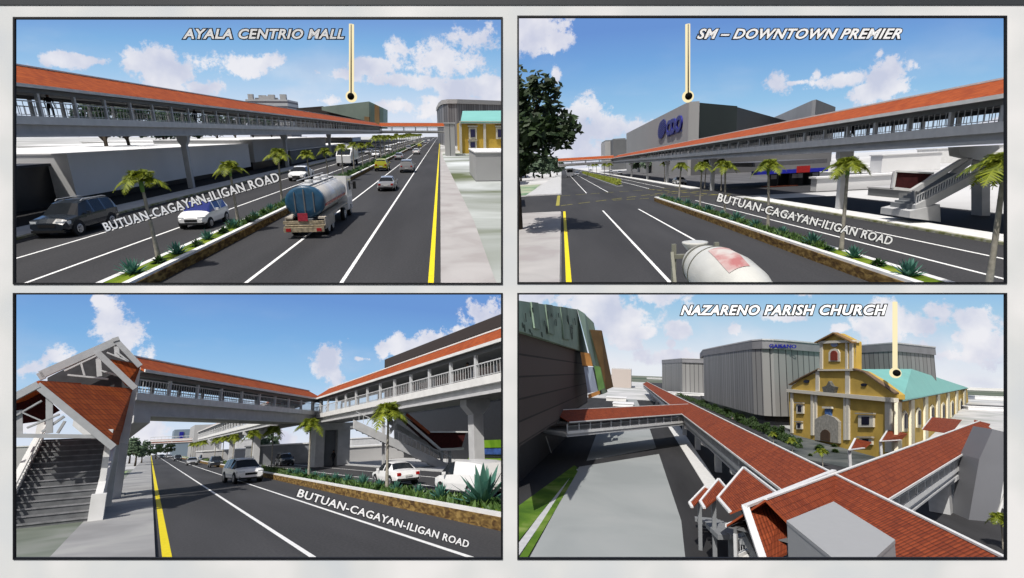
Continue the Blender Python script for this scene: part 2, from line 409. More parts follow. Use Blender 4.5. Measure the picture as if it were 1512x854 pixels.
# ------------------------------------------------------------------ vehicles (front towards +Y)
def wheel_parts(t, pos, r, w, rimm=None):
    for x, y in pos:
        sx = 1 if x > 0 else -1
        wh = t.part('wheel', MB().lathe((x-sx*w/2, y, r), (sx, 0, 0), [(0, r*.8), (.02, r), (w-.03, r), (w, r*.88), (w+.002, r*.66)], 18), RUBBER)
        rim = MB().lathe((x+sx*w/2, y, r), (sx, 0, 0), [(0, r*.64), (.006, r*.64), (.012, r*.56), (-.01, r*.2)], 18)
        for k in range(5):
            a = 2*PI*k/5; rim.bar((x+sx*(w/2+.012), y, r), (x+sx*(w/2+.012), y+math.cos(a)*r*.6, r+math.sin(a)*r*.6), .03, r*.16)
        t.part('rim', rim, rimm or RIM, wh)
def make_car(P, kind, paint, label, base, rot, cat='car', group=None, name='parked_car', scale=1, glass=None):
    t = Thing(P, name, label, cat, base, rot, group, rel=True, scale=scale)
    # stations: y, half width, belt z, roof z, roof half width, bottom z
    S = {
     'sedan': [(-2.3, .70, .62, .64, .5, .42), (-2.22, .86, .88, .92, .72, .3), (-1.5, .9, .96, 1.0, .74, .24), (-.95, .91, .95, 1.36, .6, .22), (-.2, .92, .94, 1.45, .62, .22), (-.05, .92, .94, 1.46, .62, .22), (.6, .92, .93, 1.38, .6, .22), (1.2, .9, .9, .95, .72, .24), (2.0, .86, .76, .8, .66, .28), (2.28, .74, .55, .6, .5, .34)],
     'suv': [(-2.3, .78, .8, .9, .6, .45), (-2.22, .9, 1.02, 1.5, .62, .34), (-1.95, .93, 1.06, 1.62, .66, .3), (-1.1, .95, 1.05, 1.68, .68, .3), (-.98, .95, 1.05, 1.69, .68, .3), (-.1, .95, 1.04, 1.7, .68, .3), (.02, .95, 1.04, 1.69, .68, .3), (.65, .95, 1.02, 1.58, .65, .3), (1.3, .94, 1.0, 1.06, .76, .3), (2.1, .9, .9, .96, .7, .34), (2.33, .78, .7, .76, .55, .42)],
     'hatch': [(-1.85, .68, .75, .8, .5, .42), (-1.78, .8, .95, 1.3, .52, .3), (-1.5, .83, .98, 1.45, .58, .26), (-.6, .85, .96, 1.53, .62, .24), (-.5, .85, .96, 1.54, .62, .24), (.25, .85, .94, 1.5, .62, .24), (.35, .85, .94, 1.48, .62, .24), (1.15, .83, .92, 1.0, .66, .26), (1.65, .78, .78, .84, .56, .3), (1.88, .64, .6, .66, .42, .36)],
     'van': [(-2.5, .8, 1.0, 1.1, .7, .4), (-2.45, .93, 1.12, 1.6, .76, .32), (-1.2, .95, 1.12, 1.7, .8, .28), (-.0, .95, 1.1, 1.72, .8, .28), (.1, .95, 1.1, 1.71, .8, .28), (.95, .95, 1.06, 1.6, .74, .28), (1.75, .93, 1.0, 1.06, .76, .28), (2.3, .88, .86, .9, .68, .34), (2.5, .74, .62, .68, .53, .42)],
    }[kind]
    seg = {'sedan': 'PPRSPSWPP', 'suv': 'PRSPSPSWPP', 'hatch': 'PRSPSPWPP', 'van': 'PPPPPSWPP'}[kind]
    if kind == 'van': seg = 'PPPPSWPPP'
    body = MB(); gl_list = []; scrn = MB(); rear = MB(); runs = {}
    def ring(s_):
        y, w, zb, zr, wr, z0 = s_
        return [Vector((w*.8, y, z0)), Vector((w*.97, y, z0+.1)), Vector((w, y, (z0+zb)/2)), Vector((w*.97, y, zb)), Vector(((wr if zr > zb+.15 else wr), y, zr)), Vector((wr*.55, y, zr+.035)), Vector((0, y, zr+.045))]
    R = [ring(s_) for s_ in S]
    for i in range(len(S)-1):
        a, b = R[i], R[i+1]; tp = seg[i]
        for k in range(6):
            for sx in (1, -1):
                q = [a[k], b[k], b[k+1], a[k+1]]; q = [Vector((p.x*sx, p.y, p.z)) for p in q]
                if sx < 0: q = q[::-1]
                raised = max(S[i][3]-S[i][2], S[i+1][3]-S[i+1][2]) > .2
                tgt = body
                if k == 3 and (tp == 'S' or (tp == 'W' and raised)):
                    key = (sx, i if tp == 'S' or seg[i-1] != 'S' else i-1)
                    if tp == 'S' and seg[i-1] == 'S': key = (sx, i-1)
                    if key not in runs: runs[key] = MB(); gl_list.append(runs[key])
                    tgt = runs[key]
                if k >= 4 and tp == 'W': tgt = scrn
                if k >= 4 and tp == 'R': tgt = rear
                tgt.face(q, sm=(tgt is body and k < 3))
    for e, rv in ((R[0], 1), (R[-1], 0)):
        pts = e+[Vector((-p.x, p.y, p.z)) for p in e[::-1][1:]]
        body.face(pts if rv else pts[::-1])
    bz = MB()
    for i in range(len(S)-1):
        a, b = R[i][0], R[i+1][0]; bz.face([a, Vector((-a.x, a.y, a.z)), Vector((-b.x, b.y, b.z)), b])
    t.part('body', body, paint); t.part('underbody', bz, RUBBER)
    for q in gl_list: t.part('side_window', q, glass or PANE)
    t.part('windscreen', scrn, glass or PANE)
    if rear.f: t.part('rear_window', rear, glass or PANE)
    yf, yr = S[-1][0], S[0][0]; wf = S[-2][1]; zf = S[-2][2]
    ax = {'sedan': (-1.35, 1.4), 'suv': (-1.4, 1.42), 'hatch': (-1.2, 1.2), 'van': (-1.5, 1.55)}[kind]; r = {'sedan': .32, 'suv': .37, 'hatch': .3, 'van': .33}[kind]
    W = max(s_[1] for s_ in S)
    for sx in (1, -1):
        for y in ax: t.part('wheel_arch', MB().lathe((sx*(W-.2), y, r+.01), (sx, 0, 0), [(0, r*1.18), (.203, r*1.18)], 16), RUBBER)
    wheel_parts(t, [(sx*(W-.1), y) for sx in (1, -1) for y in ax], r, .22)
    for sx in (1, -1):
        t.part('headlight', MB().prism([(sx*wf*.5, yf+.0), (sx*wf*.84, yf-.06), (sx*wf*1.02, yf-.26), (sx*wf*1.0, yf-.46), (sx*wf*.5, yf-.2)], zf-.2, zf-.03), LAMPG)
        t.part('tail_lamp', MB().box(sx*W*.7-.12, sx*W*.7+.12, yr-.02, yr+.14, S[1][2]-.22, S[1][2]-.04), TAIL)
        t.part('door_mirror', MB().box(sx*(W+.1)-.08, sx*(W+.1)+.08, S[-4][0]-.1, S[-4][0]+.02, S[-4][2]+.02, S[-4][2]+.16), paint)
    t.part('grille', MB().box(-wf*.45, wf*.45, yf-.06, yf+.012, zf-.32, zf-.17), RUBBER)
    t.part('front_bumper', MB().box(-wf*.85, wf*.85, yf-.12, yf+.02, .3, .42), RUBBER)
    t.part('rear_bumper', MB().box(-wf*.85, wf*.85, yr-.03, yr+.1, .36, .48), RUBBER)
    t.part('number_plate', MB().box(-.22, .22, yr-.045, yr-.01, .58, .7), PLATE)
    if kind in ('suv',):
        for sx in (1, -1): t.part('roof_rail', MB().tube([(sx*.62, -1.8, 1.7), (sx*.62, -1.5, 1.77), (sx*.62, .2, 1.78), (sx*.62, .4, 1.7)], .022, 5), STEEL)
    return t

# ------------------------------------------------------------------ people
def make_person_mesh(seed=0, stride=.22):
    rnd = random.Random(seed)
    J = [((0, 0, .95), .13), ((0, 0, 1.12), .12), ((0, 0, 1.34), .145), ((0, 0, 1.48), .06), ((0, .01, 1.56), .075), ((0, .01, 1.68), .085), ((0, .01, 1.76), .05),
         ((.1, 0, .9), .095), ((.1, stride*.5, .5), .06), ((.11, stride*.6, .08), .04), ((.11, stride*.6+.16, .04), .03),
         ((-.1, 0, .9), .095), ((-.1, -stride*.2, .5), .06), ((-.11, -stride, .1), .04), ((-.11, -stride+.15, .04), .03),
         ((.2, 0, 1.4), .06), ((.25, -.05, 1.14), .042), ((.26, .06, .9), .032), ((.26, .1, .8), .03),
         ((-.2, 0, 1.4), .06), ((-.25, .05, 1.14), .042), ((-.26, .16, .92), .032), ((-.26, .2, .82), .03)]
    E = [(0, 1), (1, 2), (2, 3), (3, 4), (4, 5), (5, 6), (0, 7), (7, 8), (8, 9), (9, 10), (0, 11), (11, 12), (12, 13), (13, 14), (2, 15), (15, 16), (16, 17), (17, 18), (2, 19), (19, 20), (20, 21), (21, 22)]
    me = bpy.data.meshes.new('person_skel'); me.from_pydata([j[0] for j in J], E, []); o = bpy.data.objects.new('person_skel', me); C.objects.link(o)
    md = o.modifiers.new('s', 'SKIN'); sv = me.skin_vertices[0].data if me.skin_vertices else None
    if sv is None:
        bpy.context.view_layer.objects.active = o
        bpy.ops.object.select_all(action='DESELECT'); o.select_set(True)
        me.attributes
    if me.skin_vertices:
        for i, j in enumerate(J): me.skin_vertices[0].data[i].radius = (j[1], j[1])
        me.skin_vertices[0].data[0].use_root = True
    o.modifiers.new('d', 'SUBSURF').levels = 1
    dg = bpy.context.evaluated_depsgraph_get(); dg.update()
    m2 = bpy.data.meshes.new_from_object(o.evaluated_get(dg)); bpy.data.objects.remove(o)
    m2.materials.clear()
    for q in (CLOTHD, CLOTHT, SKIN): m2.materials.append(q)
    for p in m2.polygons:
        z = p.center.z; p.use_smooth = True
        p.material_index = 2 if (z > 1.5 or (abs(p.center.x) > .2 and z < .95)) else (1 if z < .95 else 0)
    return m2
_pm = None
def person(P, base, rot, label, group=None, scale=1):
    global _pm
    if _pm is None: _pm = make_person_mesh()
    t = Thing(P, 'person', label, 'person', base, rot, group, rel=True, scale=scale)
    t.part('body', _pm, None)
    h = MB().lathe((0, -.015, 1.66), (0, 0, 1), [(0, .105), (.06, .112), (.12, .08), (.15, .02)], 10)
    t.part('hair', h, LETK)
    return t

# ------------------------------------------------------------------ lettering
def text_mesh(txt, shear=0.0, offset=0.0, extrude=.02, spacing=1.0):
    cu = bpy.data.curves.new('t', 'FONT'); cu.body = txt; cu.shear = shear; cu.offset = offset; cu.extrude = extrude; cu.space_character = spacing
    cu.size = 1; cu.resolution_u = 3
    o = bpy.data.objects.new('t', cu); C.objects.link(o); dg = bpy.context.evaluated_depsgraph_get(); dg.update()
    me = bpy.data.meshes.new_from_object(o.evaluated_get(dg)); bpy.data.objects.remove(o); bpy.data.curves.remove(cu)
    return me
def lettering(P, txt, label, pa, pb, hpx, Y, shear=.25, off=.015, outl=.045, spacing=1.08, face=None, edge=None, cat='lettering', name='raised_lettering', plane=None, group=None, back=True, ex=.04):
    """letters standing upright at depth Y (or on a vertical plane through two points), baseline from pixel pa to pixel pb, capitals hpx tall"""
    if plane: A, B, D = P.vp_(*pa, *plane), P.vp_(*pb, *plane), P.vp_(pa[0], pa[1]-hpx, *plane)
    else: A, B, D = P.at(*pa, Y), P.at(*pb, Y), P.at(pa[0], pa[1]-hpx, Y)
    x = (B-A); n_l = x.length; x = x.normalized(); z = (D-A); z = z-x*z.dot(x); capH = z.length; z = z.normalized(); y = x.cross(z)
    me = text_mesh(txt, shear, off, ex/3, spacing)
    xs = [v.co.x for v in me.vertices]; w = max(xs)-min(xs); sx = n_l/w; sz = capH/.70
    t = Thing(P, name, label, cat, A, 0, group, rel=True)
    def tr(me, dy, x0):
        for v in me.vertices:
            v.co = x*((v.co.x-x0)*sx)+z*(v.co.y*sz)+y*(v.co.z*sz+dy)
        return me
    x0 = min(xs)
    tr(me, -.0, x0); me.materials.clear(); me.materials.append(face or LETW)
    t.part('letters', me, None)
    if back:
        m2 = text_mesh(txt, shear, off+outl*1.9, .005, spacing); tr(m2, -.05*sz, x0); m2.materials.clear(); m2.materials.append(edge or LETK)
        t.part('letter_outlines', m2, None)
    return t
def marker(P, label, px, y0, y1, Y, rpx=5.5, glow=(1, .93, .62), core=True):
    a = P.at(px, y0, Y); b = P.at(px, y1, Y); u = (P.at(px+1, y1, Y)-b).length
    gm = mat('marker_glow', (.02, .02, .02), .9, var=.02, spec=0, emit=(1, .86, .52)); km = mat('marker_core', (.22, .2, .15), .6, var=.02)
    t = Thing(P, 'location_marker', label, 'marker', b)
    t.part('pole', MB().tube([b+(a-b)*.02, a], 3.6*u, 10), gm)
    wh = mat('marker_white', (.9, .9, .88), .6, var=.02, emit=(.9, .88, .8))
    dy = Vector((0, -1, 0))
    if core:
        t.part('pole_core', MB().tube([b+dy*3.2*u, a+dy*3.2*u+(b-a)*.01], 1.1*u, 6), km)
    t.part('halo_ring', MB().lathe(b+dy*2*u, (0, 1, 0), [(0, (rpx+3.2)*u), (u*1.5, (rpx+3.2)*u)], 28), gm)
    prof = [(-rpx*u*math.cos(k*PI/10), max(1e-4*u, rpx*u*math.sin(k*PI/10))) for k in range(11)]
    t.part('ball', MB().lathe(b+dy*6*u, (0, 1, 0), prof, 24), mat('marker_black', (.006, .006, .006), .9, var=.02, spec=.05))
    return t

# ------------------------------------------------------------------ covered footbridge, deck from a to b
def bridge(P, label, a, b, half=1.9, z_deck=5.35, z_beam=6.2, z_eave=8.25, z_ridge=9.55, post=3.6, piers=(), overhang=.75, fine=1.0, rail_to=1e9, tile=None, head=1.0, name='covered_footbridge', start=0.0, end=0.0, pier_w=.9, group=None, pier_side=0):
    a = Vector((a[0], a[1], 0)); b = Vector((b[0], b[1], 0)); L = (b-a).length; rot = math.atan2(-(b-a).x, (b-a).y)
    t = Thing(P, name, label, 'footbridge', a, rot, group, rel=True)
    H = half; e = H+overhang
    t.part('deck_girder', MB().box(-H+.25, H-.25, 0, L, z_deck, z_beam-.28).box(-H, H, 0, L, z_deck, z_deck+.18), CONC)
    t.part('deck_edge', MB().box(-H-.08, H+.08, -.01, L+.01, z_beam-.28, z_beam).box(-H-.08, -H+.1, -.01, L+.01, z_beam, z_beam+.22).box(H-.1, H+.08, -.01, L+.01, z_beam, z_beam+.22), CONCL)
    t.part('eave_beam', MB().box(-H-.06, -H+.14, 0, L, z_eave-.42, z_eave-.05).box(H-.14, H+.06, 0, L, z_eave-.42, z_eave-.05), STEELD)
    sl = math.hypot(e, z_ridge-z_eave)
    ze = z_eave
    for sx in (1, -1):
        m = MB(); m.slab([(sx*e, -start, ze), (sx*e, L+end, ze), (0, L+end, z_ridge), (0, -start, z_ridge)], (0, 0, -.14), [(0, sl), (L, sl), (L, 0), (0, 0)])
        t.part('roof_slope', m, tile or TILE)
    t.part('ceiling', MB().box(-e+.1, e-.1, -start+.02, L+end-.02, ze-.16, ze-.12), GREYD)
    t.part('gutter', MB().bar((e+.04, -start, ze-.06), (e+.04, L+end, ze-.06), .1, .2).bar((-e-.04, -start, ze-.06), (-e-.04, L+end, ze-.06), .1, .2), CONCL)
    t.part('ridge_cap', MB().bar((0, -start, z_ridge+.03), (0, L+end, z_ridge+.03), .22, .1), CONCL)
    n = max(1, int(L/post)); n2 = min(n, 48)
    pm = MB().box(-.1, .1, -.1, .1, 0, z_eave-.4-z_beam).mesh('post', STEEL)
    pm.materials.clear(); pm.materials.append(STEEL)
    for i in range(n2+1):
        for sx in (1, -1):
            o = t.part('post', pm, None); o.location = (sx*(H-.06), i*L/n, z_beam)
    if n > n2:
        m = MB()
        for i in range(n2+1, n+1):
            for sx in (1, -1): m.box(sx*(H-.06)-.13, sx*(H-.06)+.13, i*L/n-.13, i*L/n+.13, z_beam, z_eave-.4)
        t.part('post', m, STEEL, kind='stuff')
    for sx in (1, -1):
        m = MB(); x = sx*(H-.02); m.bar((x, 0, z_beam+1.1), (x, L, z_beam+1.1), .07, .07).bar((x, 0, z_beam+.3), (x, L, z_beam+.3), .04, .04)
        y = 0; st = .3*fine
        while y < min(L, rail_to): m.bar((x, y, z_beam+.28), (x, y, z_beam+1.1), .03, .03); y += st
        t.part('railing', m, STEEL)
    for i, (py, zt) in enumerate(piers):
        m = MB(); w = pier_w; x0 = pier_side
        m.box(x0-w/2, x0+w/2, py-w/2, py+w/2, -.3, zt-.9)
        m.prism([(-H+.1, 0), (H-.1, 0), (H-.1, 1), (-H+.1, 1)], 0, .1) if False else None
        q = [(x0-w/2, zt-.9-.5*head), (x0+w/2, zt-.9-.5*head), (min(H+.1, x0+w*.5+head*H), zt-.45), (min(H+.1, x0+w*.5+head*H), zt-.0), (max(-H-.1, x0-w*.5-head*H), zt), (max(-H-.1, x0-w*.5-head*H), zt-.45)]
        b0 = len(m.v)
        for yy in (py-w/2-.05, py+w/2+.05):
            m.v += [Vector((u, yy, z-.01)) for u, z in q]
        m.f += [tuple(b0+k for k in range(6)), tuple(b0+6+k for k in range(5, -1, -1))]+[(b0+k, b0+6+k, b0+6+(k+1) % 6, b0+(k+1) % 6) for k in range(6)]
        m.uv += [None]*8; m.smooth += [False]*8
        t.part('pier', m, CONC)
    return t

# ------------------------------------------------------------------ sky sheets
def sky(P, Y, stops, clouds, label='', seedo=0.0, amp=.55, wisp=.5, top=(1.0, 1.0, 1.0)):
    """stops: (pixel y at the middle of the view, sRGB); clouds: (px, py, rx, ry)"""
    m = bpy.data.materials.new('sky_material'); m.use_nodes = True; t = m.node_tree; N = t.nodes; L = t.links; N.clear()
    out = N.new('ShaderNodeOutputMaterial'); em = N.new('ShaderNodeEmission'); L.new(em.outputs[0], out.inputs[0])
    tc = N.new('ShaderNodeTexCoord'); mp = N.new('ShaderNodeMapping'); mp.inputs['Scale'].default_value = (1/Y, 1/Y, 1/Y); L.new(tc.outputs['Object'], mp.inputs['Vector'])
    def mth(op, a, b=None, c=None, cl=False):
        n = N.new('ShaderNodeMath'); n.operation = op; n.use_clamp = cl
        for i, x in enumerate((a, b, c)):
            if x is None: continue
            if isinstance(x, (int, float)): n.inputs[i].default_value = x
            else: L.new(x, n.inputs[i])
        return n.outputs[0]
    sp = N.new('ShaderNodeSeparateXYZ'); L.new(mp.outputs['Vector'], sp.inputs[0])
    cxm = (P.rect[0]+P.rect[2])/2
    def loc(px, py): q = P.at(px, py, Y); return q.x/Y, q.z/Y
    zs = [(loc(cxm, y)[1], c) for y, c in stops]; zs.sort(key=lambda q: q[0])
    z0, z1 = zs[0][0], zs[-1][0]
    f = mth('DIVIDE', mth('SUBTRACT', sp.outputs['Z'], z0), z1-z0, cl=True)
    r = N.new('ShaderNodeValToRGB'); L.new(f, r.inputs[0]); e = r.color_ramp.elements
    e[0].color = lin(zs[0][1])+(1,); e[1].color = lin(zs[-1][1])+(1,)
    for z, c in zs[1:-1]:
        q = e.new((z-z0)/(z1-z0)); q.color = lin(c)+(1,)
    # distorted coordinates
    n1 = N.new('ShaderNodeTexNoise'); n1.inputs['Scale'].default_value = 9; n1.inputs['Detail'].default_value = 7; n1.inputs['Roughness'].default_value = .68; n1.inputs['Lacunarity'].default_value = 2.2
    of = N.new('ShaderNodeMapping'); of.inputs['Location'].default_value = (seedo, seedo*1.3, 0); L.new(mp.outputs['Vector'], of.inputs['Vector']); L.new(of.outputs['Vector'], n1.inputs['Vector'])
    acc = None
    for (px, py, rx, ry) in clouds:
        c = loc(px, py); ax = abs(loc(px+rx, py)[0]-c[0])*1.25; az = abs(loc(px, py-ry)[1]-c[1])*1.25
        dx = mth('DIVIDE', mth('SUBTRACT', sp.outputs['X'], c[0]), ax); dz = mth('DIVIDE', mth('SUBTRACT', sp.outputs['Z'], c[1]), az)
        d = mth('SQRT', mth('ADD', mth('MULTIPLY', dx, dx), mth('MULTIPLY', dz, dz))); v = mth('SUBTRACT', 1.0, d)
        acc = v if acc is None else mth('MAXIMUM', acc, v)
    nz = mth('MULTIPLY', mth('SUBTRACT', n1.outputs['Fac'], .5), amp*8.5)
    dens = mth('ADD', acc, nz)
    mr = N.new('ShaderNodeMapRange'); mr.interpolation_type = 'SMOOTHSTEP'; mr.inputs['From Min'].default_value = 0; mr.inputs['From Max'].default_value = .45; L.new(dens, mr.inputs['Value'])
    # thin wisps low in the sky
    n2 = N.new('ShaderNodeTexNoise'); n2.inputs['Scale'].default_value = 4; n2.inputs['Detail'].default_value = 6
    m2 = N.new('ShaderNodeMapping'); m2.inputs['Scale'].default_value = (1, 1, 2.6); m2.inputs['Location'].default_value = (seedo*2, 3, 0); L.new(mp.outputs['Vector'], m2.inputs[0]); L.new(m2.outputs[0], n2.inputs['Vector'])
    w = N.new('ShaderNodeMapRange'); w.interpolation_type = 'SMOOTHSTEP'; w.inputs['From Min'].default_value = .48; w.inputs['From Max'].default_value = .7; L.new(n2.outputs['Fac'], w.inputs['Value'])
    ws = mth('MULTIPLY', mth('MULTIPLY', w.outputs['Result'], wisp), mth('SUBTRACT', 1.0, f), cl=True)
    msk = mth('MAXIMUM', mth('MULTIPLY', mr.outputs['Result'], .9), ws)
    n3 = N.new('ShaderNodeTexNoise'); n3.inputs['Scale'].default_value = 14; n3.inputs['Detail'].default_value = 4; L.new(of.outputs['Vector'], n3.inputs['Vector'])
    cr = N.new('ShaderNodeValToRGB'); L.new(n3.outputs['Fac'], cr.inputs[0]); cr.color_ramp.elements[0].position = .35; cr.color_ramp.elements[1].position = .62
    cr.color_ramp.elements[0].color = lin((205, 208, 226))+(1,); cr.color_ramp.elements[1].color = lin((242, 240, 244))+(1,)
    mx = N.new('ShaderNodeMix'); mx.data_type = 'RGBA'; L.new(msk, mx.inputs['Factor']); L.new(r.outputs[0], mx.inputs['A']); L.new(cr.outputs[0], mx.inputs['B'])
    L.new(mx.outputs['Result'], em.inputs['Color'])
    cs = [P.at(x, y, Y) for x in (P.rect[0]-300, P.rect[2]+300) for y in (P.rect[1]-300, P.rect[3]+300)]
    x0, x1 = min(c.x for c in cs), max(c.x for c in cs); zt = max(c.z for c in cs)
    q = MB(); n = 12
    for i in range(n):
        xa = x0+(x1-x0)*i/n; xb = x0+(x1-x0)*(i+1)/n
        q.face([(xa, Y, -.02*Y), (xb, Y, -.02*Y), (xb, Y, zt), (xa, Y, zt)])
    solo(P, 'sky', q, m, kind='structure')
def strip(P, mbq, X0, X1, Y0, Y1, z, n=1):
    for i in range(n):
        a = Y0+(Y1-Y0)*i/n; b = Y0+(Y1-Y0)*(i+1)/n
        mbq.face([(X0, a, z), (X1, a, z), (X1, b, z), (X0, b, z)])
    return mbq
def fbox(P, px0, px1, pyt, Y, depth, z0=0, pxm=None):
    """a box whose front faces the road end of the view: pixel columns px0..px1, top at pyt, front at depth Y"""
    a = P.at(px0, pyt, Y); b = P.at(px1, pyt, Y); z = (a.z+b.z)/2
    return (a.x, b.x, Y, Y+depth, z0, z)
ORD = ['nearest', 'second nearest', 'third nearest', 'fourth nearest', 'fifth nearest', 'sixth nearest', 'seventh nearest', 'eighth nearest', 'ninth nearest', 'tenth nearest', 'eleventh nearest', 'twelfth nearest', 'thirteenth nearest', 'fourteenth nearest', 'fifteenth nearest', 'sixteenth nearest', 'seventeenth nearest', 'eighteenth nearest', 'nineteenth nearest', 'twentieth nearest', 'twenty-first nearest', 'twenty-second nearest', 'twenty-third nearest', 'twenty-fourth nearest', 'twenty-fifth nearest', 'twenty-sixth nearest']
def median(P, X0, X1, Y0, Y1, h=.5, stone_side=-1):
    """raised planter: kerbs, grass, stone facing on one side"""
    d = 1 if X1 > X0 else -1
    k = MB().box(min(X0, X0+d*.25), max(X0, X0+d*.25), Y0, Y1, .0, h).box(min(X1, X1-d*.25), max(X1, X1-d*.25), Y0, Y1, 0, h-.05)
    k.box(min(X0, X1), max(X0, X1), Y1, Y1+.25, 0, h)
    solo(P, 'median_kerb', k, CONCL, kind='structure')
    s = MB().box(min(X0-d*.05, X0-d*.005), max(X0-d*.05, X0-d*.005), Y0, Y1, 0, h-.1)
    solo(P, 'median_stone_facing', s, STONE, kind='structure')
    g = MB(); g.box(min(X0, X1)+.26, max(X0, X1)-.26, Y0, Y1, 0, h-.06); solo(P, 'median_soil', g, GRASS, kind='structure')
def low_cover(P, label, X0, X1, Y0, Y1, n, seed, m_, hh=(.1, .42)):
    rr = random.Random(seed); m = MB()
    for k in range(n):
        x = rr.uniform(min(X0, X1)+.4, max(X0, X1)-.4); y = Y0+(Y1-Y0)*rr.random(); h = rr.uniform(*hh); a = rr.uniform(0, PI); s = rr.uniform(.05, .13); c, q = math.cos(a)*s, math.sin(a)*s
        m.face([(x-c, y-q, .42), (x+c, y+q, .42), (x+rr.uniform(-.2, .2), y+rr.uniform(-.2, .2), .44+h)])
    solo(P, 'median_ground_cover', m, m_, label, 'ground cover', kind='stuff')
def scatter_median(P, X0, X1, ys, z, where, seed, big=()):
    """agaves and tufts along a planted median"""
    rnd = random.Random(seed); ia = it = 0; ag = tf = None
    xm = (X0+X1)/2; w = abs(X1-X0)/2-.3
    for i, y in enumerate(ys):
        if i % 2 == 0 or i in big:
            x = xm+rnd.uniform(-.3, .3)*w; s = rnd.uniform(.8, 1.15)*(1.0)
            lb = f'{ORD[min(ia, 25)]} spiky blue-green agave in the planted median, {where}'
            if ag is None: ag = make_agave(P, lb, .5, seed, 'agaves in the median, '+where, (x, y, z))
            else: dup(ag, P, (x, y, z), rnd.uniform(0, 6), lb, s)
            ia += 1
        else:
            x = xm+rnd.uniform(-.6, .6)*w
            lb = f'{ORD[min(it, 25)]} dark rounded grass tuft in the planted median, {where}'
            if tf is None: tf = make_tuft(P, lb, .36, seed, 'grass tufts in the median, '+where, (x, y, z))
            else: dup(tf, P, (x, y, z), rnd.uniform(0, 6), lb, rnd.uniform(.8, 1.2))
            it += 1
# ================================================================== upper left view
P = V1; W = 'upper left view'
UL = 'upper left picture'
g = P.g
RW1 = g(504, 418).x; RW2 = g(363, 418).x; RY = g(637, 418).x; RM = g(232, 418).x; RB = g(140, 418, .45).x
RL1 = g(38, 418).x; RL2 = g(20, 383).x; RK = g(20, 355).x; RS = g(20, 337, .14).x
solo(P, 'ground', strip(P, MB(), -900, 900, 12, 900, -.03), mat_ground('dusty_ground_a', (.3, .3, .29), (.42, .42, .41), (.55, .55, .54), scale=.03), kind='structure')
r = MB(); strip(P, r, RK-.1, RM, 12, 880, 0, 8); strip(P, r, RM, RY+.35, 12, 880, 0, 8); solo(P, 'road', r, ASPH, kind='structure')
m = MB()
for X in (RW1, RW2, RL1, RL2): strip(P, m, X-.075, X+.075, 12, 880, .006, 8)
solo(P, 'lane_lines', m, WPAINT, kind='structure')
solo(P, 'edge_line', strip(P, MB(), RY-.13, RY+.09, 12, 880, .006, 8), YPAINT, kind='structure')
pw = [(RY+.35, 12), (RY+.35, 800), (RY+1.2, 800)]
q1 = g(652, 229); q2 = g(700, 330); q3 = g(731, 418)
solo(P, 'sidewalk', MB().prism([(RY+.36, 10), (q3.x+.6, 10), (q3.x, q3.y), (q2.x, q2.y), (q1.x, q1.y), (RY+.5, q1.y+40), (RY+.36, q1.y+40)], -.02, .14), mat_ground('walk_a', (.32, .3, .295), (.36, .345, .34), (.4, .385, .38), scale=.4), kind='structure')
solo(P, 'verge', strip(P, MB(), RY+1, RY+60, 12, 160, .03), mat_ground('smeared_verge', (.1, .12, .06), (.3, .32, .3), (.55, .58, .58), scale=.16, stretch=(.35, .5, 1)), kind='structure')
solo(P, 'far_sidewalk', MB().box(RS, RK-.1, 20, 500, -.02, .14), CONC, kind='structure')
solo(P, 'kerb_strip', MB().box(RK-.1, RK+.12, 20, 500, -.02, .12), mat_ground('mossy_kerb', (.16, .17, .06), (.3, .3, .2), (.4, .4, .34), scale=2), kind='structure')
median(P, RM, RB, 12, 400)
# dark forecourt between far sidewalk and the blocks, shadow zone put into its colour
solo(P, 'forecourt', strip(P, MB(), RS-60, RS, 20, 500, .01), mat_asphalt('forecourt_asphalt', .022), kind='structure')
# bridge
BX = -25.2
zr = P.xp(21, 95, BX-2.5).z; ze = P.xp(21, 124, BX).z; zb = P.xp(21, 176, BX).z; zd = P.xp(21, 203, BX).z
print('bridge z', zr, ze, zb, zd)
YE = P.along(BX, 6, 562)
Y0 = 18
pys = [P.along(BX-1.6, 3, x)-Y0 for x in (265, 415, 482)]
bridge(P, 'long white footbridge with orange tiled roof running over the left sidewalk, upper left view', (BX-2.7, Y0), (BX-2.7, YE+6), half=2.6, z_deck=zd, z_beam=zb, z_eave=ze, z_ridge=zr, post=3.4, piers=[(y, zd+.02) for y in pys], overhang=.5, fine=1.6, rail_to=110, pier_side=1.8, pier_w=.5, head=.1)
YC = YE+3
xe = P.at(655, 190, YC).x
bridge(P, 'distant red roofed footbridge crossing above the road, upper left view', (BX-.5, YC), (xe+3, YC), half=2.6, z_deck=zd+.2, z_beam=zb, z_eave=ze, z_ridge=zr-.1, post=5, overhang=.5, fine=3)
for i, (px, sc) in enumerate(((81, 1), (292, 1), (357, 1))):
    Y = P.along(BX-1.6, zb, px); person(P, (BX-1.7, Y, zb+.0), .3+i, ['person on the footbridge deck nearest the left edge, upper left view', 'person walking in the middle stretch of the footbridge deck, upper left view', 'person farthest along the footbridge deck, upper left view'][i], 'people on the footbridge, upper left view', sc*1.05)
